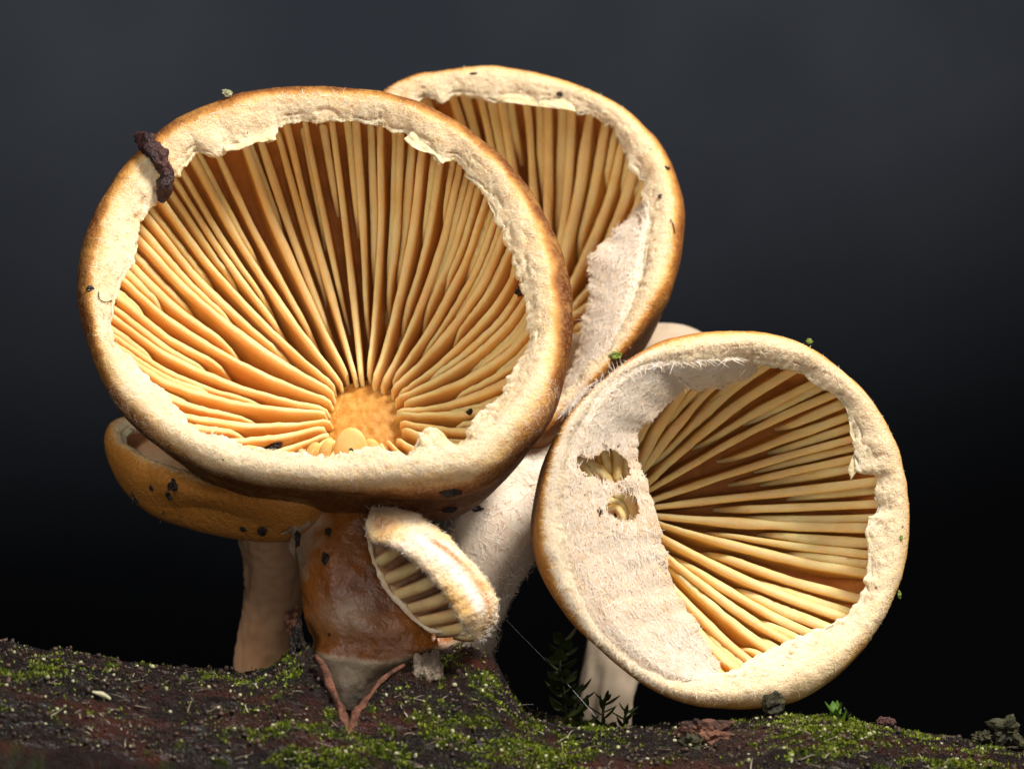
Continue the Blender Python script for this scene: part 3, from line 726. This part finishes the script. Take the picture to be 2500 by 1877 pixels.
# curled cap edge (thick crescent) and the gills it shelters
m, nt, b = new_mat('young_cap_edge')
c = ramp(nt, noise_node(nt, 420, 5, .65), [(.34, (0.72, 0.44, 0.15)), (.5, (0.82, 0.62, 0.36)), (.66, (0.84, 0.70, 0.56))])
st = attr(nt, 'streak'); wht = attr(nt, 'white')
c = mixc(nt, wht, c, (0.86, 0.75, 0.68))
sf = math_n(nt, 'MULTIPLY', st, ramp(nt, noise_node(nt, 900, 4, .7), [(.3, (.35, .35, .35)), (.55, (1, 1, 1))]))
c = mixc(nt, sf, c, (0.52, 0.17, 0.02))
nt.links.new(c, b.inputs['Base Color']); b.inputs['Roughness'].default_value = .8; sss(b, .3, (1, .45, .2), .0005)
bump(nt, b, noise_node(nt, 6000, 3, .65), .0001, 1)
M_lip = m
def c8(x, y): return (550 + x / 2.454, 1200 + y / 2.454)
lip_o = [c8(*p) for p in [(870,100),(1010,100),(1180,145),(1290,235),(1400,330),(1500,445),(1585,550),(1632,650),(1632,740),(1600,820),(1545,882)]]
lip_i = [c8(*p) for p in [(838,200),(880,295),(965,315),(1080,385),(1180,475),(1275,580),(1345,680),(1405,770),(1450,830),(1490,868),(1530,886)]]
n = 150; lo = catmull(lip_o, n); li = catmull(lip_i, n)
dl_ = np.interp(np.linspace(0, 1, n), [0, .3, .7, 1], [0, -110, -120, -60])
na = 56; a = np.linspace(0, 2 * math.pi, na, endpoint=False)
mid = (lo + li) / 2; half = (lo - li) / 2
V = np.zeros((n, na, 3))
V[..., :2] = mid[:, None] + half[:, None] * np.cos(a)[None, :, None]
tk = np.linalg.norm(half, axis=1) * .6 + 8
V[..., 2] = dl_[:, None] - tk[:, None] * np.sin(a)[None] + 34 * np.cos(a)[None]
LN = unit(np.concatenate([unit(half)[:, None] * np.cos(a)[None, :, None], -np.sin(a)[None, :, None] + np.zeros((n, 1, 1))], -1))
V = V + LN * (4 * fbm(V / 40, 3, 71) + 2.5 * fbm(V / 11, 3, 72))[..., None]
s_ = np.linspace(0, 1, n)[:, None]
ca = np.cos(a)[None]; sa = np.sin(a)[None]
sc_line = np.interp(s_[:, 0], [0, .25, .5, .8, 1], [-.4, .35, .62, .45, .1])[:, None]
streak = np.exp(-((ca - sc_line) / .13) ** 2) * (sa > 0) * np.clip((s_ - .22) / .1, 0, 1) + .8 * np.exp(-((s_ - .09) / .06) ** 2 - ((ca - .1) / .5) ** 2)
streak = np.maximum(streak, np.clip((s_ - .84) / .1, 0, 1) * np.clip(ca + .3, 0, 1))
white = np.exp(-((ca - .15) / .32) ** 2) * np.clip((s_ - .2) / .1, 0, 1) * np.clip((.78 - s_) / .1, 0, 1) * (sa > 0)
Vf = np.vstack([V.reshape(-1, 3), V[0].mean(0), V[-1].mean(0)])
F = [tuple(t) for t in grid_faces(n, na, wrap_v=True)] + [((i + 1) % na, i, n * na) for i in range(na)] + [((n - 1) * na + i, (n - 1) * na + (i + 1) % na, n * na + 1) for i in range(na)]
ex = [0, 0]
mesh_obj('cap_edge', Vf, F, M_lip, rootF, attrs={'streak': np.concatenate([streak.ravel(), ex]), 'white': np.concatenate([white.ravel(), ex])})
fuzz_on(V, LN, 2600, M_fuzzp, rootF, L=(6, 16), seed=9, width=1.2)
# hollow behind the lip: veil skirt and gills
skl = [c8(*p) for p in [(850,200),(880,380),(930,500),(980,600),(1060,680),(1130,760),(1230,830),(1340,840),(1440,850)]]
skd = [90, 55, 45, 40, 35, 30, 15, -10, -40]
nsk = 90; A0 = catmull([(x, y, d) for (x, y), d in zip(skl, skd)], nsk)
Lm = catmull(np.concatenate([mid, dl_[:, None] + 30], 1), nsk)
vv = np.linspace(0, 1, 24)[None, :, None]
S = A0[:, None] * (1 - vv) + Lm[:, None] * vv
S[..., 2] += 55 * np.sin(vv[..., 0] * math.pi) + 4 * fbm(S / 20, 2, 80)
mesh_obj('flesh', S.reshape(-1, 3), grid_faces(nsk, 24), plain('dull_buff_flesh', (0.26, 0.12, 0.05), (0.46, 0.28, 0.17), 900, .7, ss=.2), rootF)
rim_t = 5 * (1 + .5 * fbm(A0 / 22, 3, 81))
na2 = 14; a2 = np.linspace(0, 2 * math.pi, na2, endpoint=False)
tg = unit(np.gradient(A0, axis=0)); u1 = unit(np.cross(tg, [0, 0, 1.0])); u2 = unit(np.cross(tg, u1))
Vr = A0[:, None] + rim_t[:, None, None] * (np.cos(a2)[None, :, None] * u1[:, None] * 1.3 + np.sin(a2)[None, :, None] * u2[:, None])
mesh_obj('veil_edge', Vr.reshape(-1, 3), grid_faces(nsk, na2, wrap_v=True), M_veil, rootF)
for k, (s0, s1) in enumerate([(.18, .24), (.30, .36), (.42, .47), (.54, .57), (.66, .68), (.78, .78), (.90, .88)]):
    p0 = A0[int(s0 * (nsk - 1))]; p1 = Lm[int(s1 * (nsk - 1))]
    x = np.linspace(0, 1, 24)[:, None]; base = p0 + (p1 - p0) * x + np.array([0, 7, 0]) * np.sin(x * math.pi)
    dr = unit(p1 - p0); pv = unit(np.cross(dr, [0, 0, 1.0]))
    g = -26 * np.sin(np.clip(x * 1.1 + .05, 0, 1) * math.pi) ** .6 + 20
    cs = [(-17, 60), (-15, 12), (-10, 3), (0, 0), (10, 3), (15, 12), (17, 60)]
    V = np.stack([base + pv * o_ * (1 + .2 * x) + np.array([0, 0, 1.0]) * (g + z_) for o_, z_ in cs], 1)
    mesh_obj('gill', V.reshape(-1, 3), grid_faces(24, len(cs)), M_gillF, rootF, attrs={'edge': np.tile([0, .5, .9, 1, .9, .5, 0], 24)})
# torn white sheath flaps on the left of the stem
M_sheath = plain('tan_sheath', (0.20, 0.13, 0.08), (0.42, 0.32, 0.22), 1200, .8, bd=.0001)
def flap(pts, d, parent, mat, name='sheath_flap', th_=4.0, seed=0, curl=20):
    P = np.array(pts, float); c0 = P.mean(0); n = 60
    ring = catmull(np.vstack([P, P[:1]]), n + 1)[:-1]
    V = [];
    for k, s_ in enumerate((0.0, .35, .7, 1.0)):
        q = c0 + (ring - c0) * s_
        V.append(np.concatenate([q, (d - curl * s_ ** 2 * np.cos(np.linspace(0, 6.28, n))[:, None] + 5 * fbm(np.concatenate([q / 14, q[:, :1] * 0], 1), 2, seed)[:, None])], 1))
    Vf = np.stack(V, 0); Vb = Vf + np.array([0, 0, th_]); m_ = 4
    F = np.vstack([grid_faces(m_, n, wrap_v=True), grid_faces(m_, n, wrap_v=True)[:, ::-1] + m_ * n])
    e = np.arange(n); e2 = (e + 1) % n; o0 = 3 * n; o1 = m_ * n + 3 * n
    F = np.vstack([F, np.stack([o0 + e, o1 + e, o1 + e2, o0 + e2], 1)])
    return mesh_obj(name, np.vstack([Vf.reshape(-1, 3), Vb.reshape(-1, 3)]), F, mat, parent)
flap([c8(370,150),(c8(420,165)),c8(500,130),c8(515,200),c8(470,220),c8(440,300),c8(400,330),c8(420,400),c8(380,330),c8(400,250),c8(330,255),c8(390,215)], 150, rootF, M_sheath, seed=3)

# ------------------------------------------------------------------ torn bark strips along the split
M_strip = plain('torn_bark_fibre', (0.035, 0.012, 0.008), (0.20, 0.08, 0.045), 1800, .75, bs=5000, bd=.0002)
def surf(px, py, dflt=0.0):
    """nearest surface depth along the line of sight"""
    dg = bpy.context.evaluated_depsgraph_get()
    o = Vector(cam.location); t = Vector(W((px, py, 0))[0])
    hit, loc, nrm, idx, ob, _ = SC.ray_cast(dg, o, (t - o).normalized(), distance=0.45)
    if not hit: return dflt, np.array([0, 0, -1.0])
    return loc.y / K, np.array([nrm.x, -nrm.z, nrm.y])
bpy.context.view_layer.update()
def tube(name, pts, rad, mat, parent=None, n=50, na=10, seed=0, amp=.25):
    P = catmull(pts, n); r = catmull(np.array(rad, float)[:, None], n)[:, 0]
    tg = unit(np.gradient(P, axis=0)); ref = np.array([.3, .2, 1.0]); u1 = unit(np.cross(tg, ref)); u2 = unit(np.cross(tg, u1))
    a = np.linspace(0, 2 * math.pi, na, endpoint=False)
    ns = 1 + amp * fbm(np.stack([np.cos(a)[None] * 1.5 + 0 * r[:, None], np.sin(a)[None] * 1.5 + 0 * r[:, None], np.arange(n)[:, None] / 11.0 + 0 * a[None] + seed * 7.1], -1), 3, seed)
    V = P[:, None] + (r[:, None] * ns)[..., None] * (np.cos(a)[None, :, None] * u1[:, None] + np.sin(a)[None, :, None] * u2[:, None])
    Vf = np.vstack([V.reshape(-1, 3), P[0], P[-1]])
    F = [tuple(t) for t in grid_faces(n, na, wrap_v=True)] + [((i + 1) % na, i, n * na) for i in range(na)] + [((n - 1) * na + i, (n - 1) * na + (i + 1) % na, n * na + 1) for i in range(na)]
    return mesh_obj(name, Vf, F, mat, parent)
def draped(pts, off=-4):
    out = []
    for (x, y) in pts:
        d, _ = surf(x, y); out.append((x, y, d + off))
    return out
tube('bark_strip', [(x, y, d) for (x, y), d in zip([(772,1602),(795,1650),(818,1700),(835,1745),(846,1790)], [-100,-150,-190,-225,-262])], [6, 9, 6, 9, 4], M_strip, log, seed=2, amp=.9)
tube('bark_strip', [(x, y, d) for (x, y), d in zip([(985,1622),(932,1660),(897,1705),(873,1745),(850,1795)], [-60,-120,-185,-222,-262])], [5, 9, 7, 11, 4], M_strip, log, seed=3, amp=.9)

# ------------------------------------------------------------------ moss cover, granules, litter on the log (uncountable)
M_moss = plain('moss_green', (0.035, 0.055, 0.004), (0.22, 0.27, 0.018), 1500, .6, bd=0, spec=.3)
M_gran = plain('pale_granule', (0.22, 0.23, 0.10), (0.50, 0.47, 0.32), 3000, .6, bd=0)
M_litter = plain('dark_litter', (0.012, 0.012, 0.014), (0.10, 0.06, 0.04), 2500, .5, bd=0)
vis = (PH > math.radians(-14)) & (PH < math.radians(41)) & (X > -50) & (X < 2550)
LN_ = np.stack([0 * X, -np.cos(PH), -np.sin(PH)], -1)
def scatter_idx(wgt, n, r):
    w = (wgt * vis).ravel(); c = np.cumsum(w); return np.searchsorted(c, r.random(n) * c[-1])
r = np.random.default_rng(55)
n = 42000
id_ = scatter_idx(mossv ** 1.2 + .006 * (LV < .1), n, r)
P = LP.reshape(-1, 3)[id_] + r.uniform(-3, 3, (n, 3)); Nn = LN_.reshape(-1, 3)[id_]
up = unit(Nn + r.normal(0, .55, (n, 3))); sd = unit(np.cross(up, r.normal(0, 1, (n, 3)))); fw = np.cross(up, sd)
L = r.uniform(4, 10, n)[:, None]; wdt = L * r.uniform(.2, .42, n)[:, None]
V = np.stack([P - up * 2, P + up * L * .5 + sd * wdt + fw * L * .1, P + up * L + fw * L * .35, P + up * L * .5 - sd * wdt + fw * L * .1], 1)
mo = mesh_obj('moss', V.reshape(-1, 3), np.arange(n * 4).reshape(n, 4), M_moss)
mo['kind'] = 'stuff'; tag(mo, 'short bright green moss growing in patches on the bark', 'moss')
def blobs(n, id_, rlo, rhi, mat, name, seed, label, cat, flat=1.0):
    r = np.random.default_rng(seed)
    t = (1 + 5 ** .5) / 2
    iv = unit(np.array([(-1,t,0),(1,t,0),(-1,-t,0),(1,-t,0),(0,-1,t),(0,1,t),(0,-1,-t),(0,1,-t),(t,0,-1),(t,0,1),(-t,0,-1),(-t,0,1)], float))
    iff = np.array([(0,11,5),(0,5,1),(0,1,7),(0,7,10),(0,10,11),(1,5,9),(5,11,4),(11,10,2),(10,7,6),(7,1,8),(3,9,4),(3,4,2),(3,2,6),(3,6,8),(3,8,9),(4,9,5),(2,4,11),(6,2,10),(8,6,7),(9,8,1)])
    P = LP.reshape(-1, 3)[id_] + LN_.reshape(-1, 3)[id_] * 3
    s_ = (rlo + (rhi - rlo) * r.random(n) ** 2.5)[:, None, None] * r.uniform(.7, 1.3, (n, 1, 3)) * r.uniform(.8, 1.2, (n, 12, 1))
    V = P[:, None] + iv[None] * s_
    F = (iff[None] + 12 * np.arange(n)[:, None, None]).reshape(-1, 3)
    o = mesh_obj(name, V.reshape(-1, 3), F, mat); o['kind'] = 'stuff'; tag(o, label, cat)
n = 1100; blobs(n, scatter_idx(.12 + mossv, n, r), 1.5, 6.5, M_gran, 'granules', 61, 'tiny pale lichen granules sprinkled over the wet bark', 'granules')
n = 3500; blobs(n, scatter_idx(.5 + 0 * mossv, n, r), 2, 8, M_litter, 'litter', 62, 'fine dark crumbs of bark and soil on the log', 'litter')

n = 420; id_ = scatter_idx(.5 + mossv, n, r)
P = LP.reshape(-1, 3)[id_]; Nn = LN_.reshape(-1, 3)[id_]
dr = unit(np.stack([r.normal(0, 1, n), r.normal(0, .25, n), r.normal(0, .5, n)], -1)); dr = unit(dr - Nn * (dr * Nn).sum(-1, keepdims=True) + Nn * .08)
L = r.uniform(8, 46, n)
V, F = ribbons(P + Nn * 3, dr, Nn, L, r.uniform(1.2, 3.4, n), r.uniform(0, 5, n), r.normal(0, .2, n) * L)
o = mesh_obj('litter', V, F, plain('pale_fibre', (0.10, 0.06, 0.04), (0.42, 0.36, 0.28), 700, .6, bd=0)); o['kind'] = 'stuff'; tag(o, 'scattered pale plant fibres and slivers lying on the bark', 'fibres')

# ------------------------------------------------------------------ small single things
def crumb(name, x, y, rad, label, cat, mat=M_soil, group=None, asp=(1, 1, 1), seed=0, sub=3, rough=.5, sink=.3, d=None, parent=None):
    import bmesh
    dd, nn = (surf(x, y) if d is None else (d, np.array([0, 0, -1.0])))
    bm = bmesh.new(); bmesh.ops.create_icosphere(bm, subdivisions=sub, radius=1)
    V = np.array([v.co[:] for v in bm.verts]); F = [[v.index for v in f.verts] for f in bm.faces]; bm.free()
    V = V * (1 + rough * fbm(V * 1.7 + seed * 3.3, 3, seed, .65))[:, None] * np.array(asp) * rad
    c = np.array([x, y, dd]) + nn * rad * min(asp) * (1 - 2 * sink) * .5
    o = mesh_obj(name, V + c, F, mat, parent, smooth=False)
    if not parent: tag(o, label, cat, group)
    return o
bpy.context.view_layer.update()
spk = [(661,1090,24,(1,.5,.6),'crusty black soil lump lying on the lower rim of the largest cap'),
       (858,1094,7,(1,1,1),'round black grain on the pale gill lobe below the amber centre'),
       (1267,712,11,(.8,1.1,1),'black grain at the inner right rim edge of the largest cap'),
       (220,704,9,(1.2,.8,.8),'dark flake on the left rim of the largest cap'),
       (1148,1006,10,(1.3,.7,.8),'dark fleck on the gills beside the torn rim flap of the largest cap'),
       (1100,1200,18,(1.3,.8,.8),'dark chip under the bottom rim of the largest cap'),
       (1098,1240,13,(1.4,.8,.8),'dark chip where the white stem meets the shadow under the largest cap'),
       (1167,1241,12,(1.4,.7,.8),'blackish fleck on the upper white stem'),
       (330,1216,11,(.7,1.7,.8),'elongated black soil flake at the left end of the upturned amber cap'),
       (412,1208,10,(.9,1.2,1),'black grain in the middle of the upturned amber cap'),
       (369,1191,7,(.8,1,1),'small black grain left of the middle of the upturned amber cap'),
       (423,1186,13,(1,1,.9),'black lump on the inner lip of the upturned amber cap'),
       (595,1290,8,(1,.8,.8),'black crumb on the lower edge of the upturned amber cap'),
       (640,1297,11,(1,1,.9),'largest black crumb hanging below the upturned amber cap'),
       (803,1298,8,(1,1,1),'black grain on the upper brown stem of the young mushroom'),
       (727,1310,13,(.6,1.7,.7),'black crust on the pale left sheath of the young mushroom'),
       (795,1362,11,(.8,1.2,.8),'dark fleck on the brown stem above its pale patch'),
       (1157,180,6,(1.6,.6,.7),'black splinter on the top rim of the leaning mushroom'),
       (1627,410,7,(1.2,.8,.8),'black grain on the right rim of the leaning mushroom'),
       (1612,480,6,(1,1,1),'tiny dark grain below the other on the leaning rim'),
       (1366,230,6,(1.2,1,.8),'dark speck on the torn upper edge of the leaning mushroom'),
       (2200,1312,6,(.9,1.1,.8),'green speck on the right rim of the round cream mushroom'),
       (1976,833,6,(1.3,.9,.8),'green speck on the upper rim of the round cream mushroom'),
       (1890,1715,26,(1.1,1.1,.9),'mottled grey soil lump wedged under the round cream mushroom'),
       (1500,868,12,(1.4,.9,.8),'dark green fleck on the lower rim of the leaning mushroom'),
       (2196,1450,7,(.7,1.3,.7),'green fleck on the outer right edge of the round cream mushroom')]
M_green = plain('green_speck', (0.10, 0.16, 0.02), (0.25, 0.30, 0.05), 3000, .6, bd=0)
M_lump = plain('mottled_lump', (0.005, 0.004, 0.003), (0.05, 0.048, 0.018), 1500, .6, bd=.0001)
for i, (x, y, rd_, asp, lab) in enumerate(spk):
    mt = M_green if 'green' in lab else (M_lump if 'mottled' in lab else M_soil)
    d_ = None
    if 'hanging' in lab or 'wedged' in lab: d_ = surf(x, y - rd_ * .9)[0]
    crumb('soil_crumb', x, y, rd_, lab, 'crumb', mt, 'crumbs stuck to the mushrooms', asp, i + 3, d=d_, rough=.38)
crumb('crumb_of_bark', 555, 228, 11, 'pale bark crumb perched on the top edge of the largest cap', 'crumb', M_gran, 'crumbs stuck to the mushrooms', (1, .8, .8), 50, d=surf(556, 245)[0] + 10)

# dark withered twig hooked over the rim
M_twig = plain('withered_purple_black', (0.014, 0.008, 0.012), (0.11, 0.045, 0.035), 900, .55, bs=3500, bd=.0003)
dt = [surf(x, y)[0] for x, y in [(372, 362), (392, 392), (400, 430), (380, 470)]]
d_front = min(dt) - 14
tw = tube('withered_twig', [(341, 338, d_front + 60), (362, 352, d_front + 22), (383, 374, d_front), (398, 402, d_front - 4), (407, 430, d_front - 4), (402, 462, d_front - 4), (393, 492, d_front + 4)], [18, 20, 20, 18, 17, 17, 9], M_twig, n=90, na=22, seed=8, amp=.42)
tag(tw, 'dark withered twig hooked over the left rim of the largest cap', 'twig')
tube('stub', [(350, 345, d_front + 40), (368, 338, d_front + 36), (376, 330, d_front + 40)], [12, 10, 5], M_twig, tw, n=16, na=12, seed=9, amp=.5)
hr = plain('dark_hair', (0.02, 0.012, 0.01), None, rough=.5, bd=0)
def hair(pts, rad, lab, cat='hair', mat=None, off=-5):
    o = tube('hair', draped(pts, off), [rad] * 3, mat or hr, n=30, na=6, amp=0); tag(o, lab, cat)
hair([(241, 712), (243, 730), (258, 738), (272, 734), (284, 742)], 1.3, 'fine curled dark hair on the left rim of the largest cap')
hair([(1636, 535), (1644, 550), (1648, 570)], 1.5, 'short dark bristle on the right rim of the leaning mushroom')
hair([(392, 1274), (392, 1262), (398, 1252), (400, 1248)], 1.4, 'fine black hair on the underside of the upturned amber cap')

# moss sprigs
M_leafd = plain('moss_leaf_dark', (0.008, 0.013, 0.003), (0.026, 0.036, 0.007), 700, .45, bd=0)
M_leafg = plain('moss_leaf_green', (0.04, 0.10, 0.01), (0.11, 0.22, 0.02), 900, .45, bd=0)
def leaf_mesh(base, dr, side, L, Wd, mat, parent, curl=.25):
    n = 9; s_ = np.linspace(0, 1, n)[:, None]; nn = unit(np.cross(dr, side))
    c = base + dr * L * s_ + nn * curl * L * s_ ** 2
    wv = Wd * np.sin(np.clip(s_ * .92 + .10, 0, 1) * math.pi) ** .8 * (1 - s_ * .35)
    V = np.stack([c - side * wv + nn * wv * .35, c, c + side * wv + nn * wv * .35], 1)
    V2 = V + nn * 1.6
    F = np.vstack([grid_faces(n, 3), grid_faces(n, 3)[:, ::-1] + 3 * n])
    mesh_obj('leaf', np.vstack([V.reshape(-1, 3), V2.reshape(-1, 3)]), F, mat, parent)
def sprig(name, pts, leaves, L, Wd, mat, lab, seed, spread=.9):
    r = np.random.default_rng(seed); pts = np.array(pts, float)
    o = tube(name, pts, [4, 3.5, 2.5], mat, n=24, na=8, amp=.1); tag(o, lab, 'moss sprig', 'moss sprigs on the log')
    P = catmull(pts, 50); tg = unit(np.gradient(P, axis=0))
    for k in range(leaves):
        s_ = .15 + .85 * k / (leaves - 1); i = min(49, int(s_ * 49)); a = k * 2.4 + r.uniform(-.4, .4)
        rad = np.array([math.cos(a), .15 * math.sin(a * 1.7), math.sin(a)])
        dr = unit(tg[i] * (1.0 - spread * .6 * (1 - s_ * .5)) + rad * spread)
        sd = unit(np.cross(dr, tg[i] + .01))
        leaf_mesh(P[i], dr, sd, L * r.uniform(.75, 1.15) * (1 - .25 * s_), Wd, mat, o, curl=r.uniform(-.25, .15))
    return o
sprig('moss_sprig', [(1385, 1775, 40), (1378, 1690, 10), (1368, 1630, 0), (1376, 1560, 10)], 22, 64, 22, M_leafd, 'tall dark leafy moss sprig standing left of the round cream mushroom', 1)
sprig('moss_sprig', [(1420, 1780, 60), (1415, 1730, 50), (1405, 1690, 40)], 9, 64, 15, M_leafd, 'short dark moss sprig at the foot of the tall dark sprig', 2)
sprig('moss_sprig', [(1475, 1790, 60), (1472, 1740, 50), (1480, 1705, 40)], 12, 60, 6, M_leafd, 'feathery dark moss tuft under the left edge of the round mushroom', 3)
sprig('moss_sprig', [(1525, 1790, 60), (1525, 1755, 50), (1530, 1735, 40)], 10, 48, 6, M_leafd, 'low dark moss tuft directly beneath the round mushroom', 4)
sprig('moss_sprig', [(2042, 1775, 60), (2041, 1750, 50), (2040, 1735, 45)], 7, 46, 13, M_leafg, 'single bright green moss bud standing right of the round mushroom', 5, .5)
sprig('moss_sprig', [(2068, 1775, 70), (2066, 1752, 66), (2068, 1738, 60)], 8, 26, 4, M_leafd, 'scruffy little moss tuft beside the bright green bud', 6, .8)
# knobs and tufts sitting on the bark
bpy.context.view_layer.update()
crumb('bark_crumb', 1725, 1795, 46, 'reddish brown crusty lump on the log under the round mushroom', 'bark crumb', plain('rusty_crust', (0.03, 0.014, 0.012), (0.20, 0.09, 0.055), 900, .7, bs=3500, bd=.0003), 'bark crumbs on the log', (1.2, .75, .8), 70, 4, .5, .5)
crumb('bark_crumb', 1690, 1818, 24, 'small dark olive crumbly lump in front of the rusty crust', 'bark crumb', M_lump, 'bark crumbs on the log', (1.1, .9, .9), 71, 4, .6, .4)
crumb('bark_crumb', 2402, 1798, 20, 'olive lichen lump near the right end of the log', 'bark crumb', M_lump, 'bark crumbs on the log', (1.2, .8, .9), 72, 4, .6, .3, d=120)
crumb('bark_crumb', 2462, 1785, 26, 'bigger speckled lichen lump beside the olive one', 'bark crumb', M_lump, 'bark crumbs on the log', (1.2, 1.0, .9), 73, 4, .7, .3, d=130)
crumb('bark_crumb', 2160, 1765, 16, 'brown bark scrap on the ridge right of the green bud', 'bark crumb', M_twig, 'bark crumbs on the log', (1.2, .8, .8), 74, 3, .7, .3, d=120)
crumb('bark_crumb', 714, 1512, 22, 'brown crumpled bark crumb clinging to the left side of the young stem', 'bark crumb', M_strip, 'bark crumbs on the log', (.8, 1.2, .9), 75, 4, .6, .4, d=110)
crumb('bark_crumb', 726, 1572, 24, 'black crust bridging the young stem and the bark', 'bark crumb', M_soil, 'bark crumbs on the log', (.7, 1.5, .9), 76, 4, .6, .4, d=80)
crumb('bark_crumb', 1045, 1645, 38, 'pale fibrous bark patch on the mound right of the split', 'bark crumb', plain('pale_bark_patch', (0.10, 0.07, 0.05), (0.34, 0.27, 0.20), 900, .8, bs=3500, bd=.0003), 'bark crumbs on the log', (.8, 1.3, .45), 77, 4, .5, .5)
tag(tube('bark_flake', draped([(225, 1688), (248, 1695), (270, 1706)], -6), [3, 6, 3], M_gran, n=20, na=8, amp=.3), 'pale thin bark flake lying on the left part of the log', 'flake')
# spider thread
thm = plain('silk', (0.5, 0.5, 0.55), None, rough=.3, bd=0)
tag(tube('spider_thread', [(1238, 1515, 60), (1350, 1630, 20), (1455, 1748, -40)], [.35, .35, .35], thm, n=20, na=6, amp=0), 'single fine spider thread in front of the dark moss', 'thread')
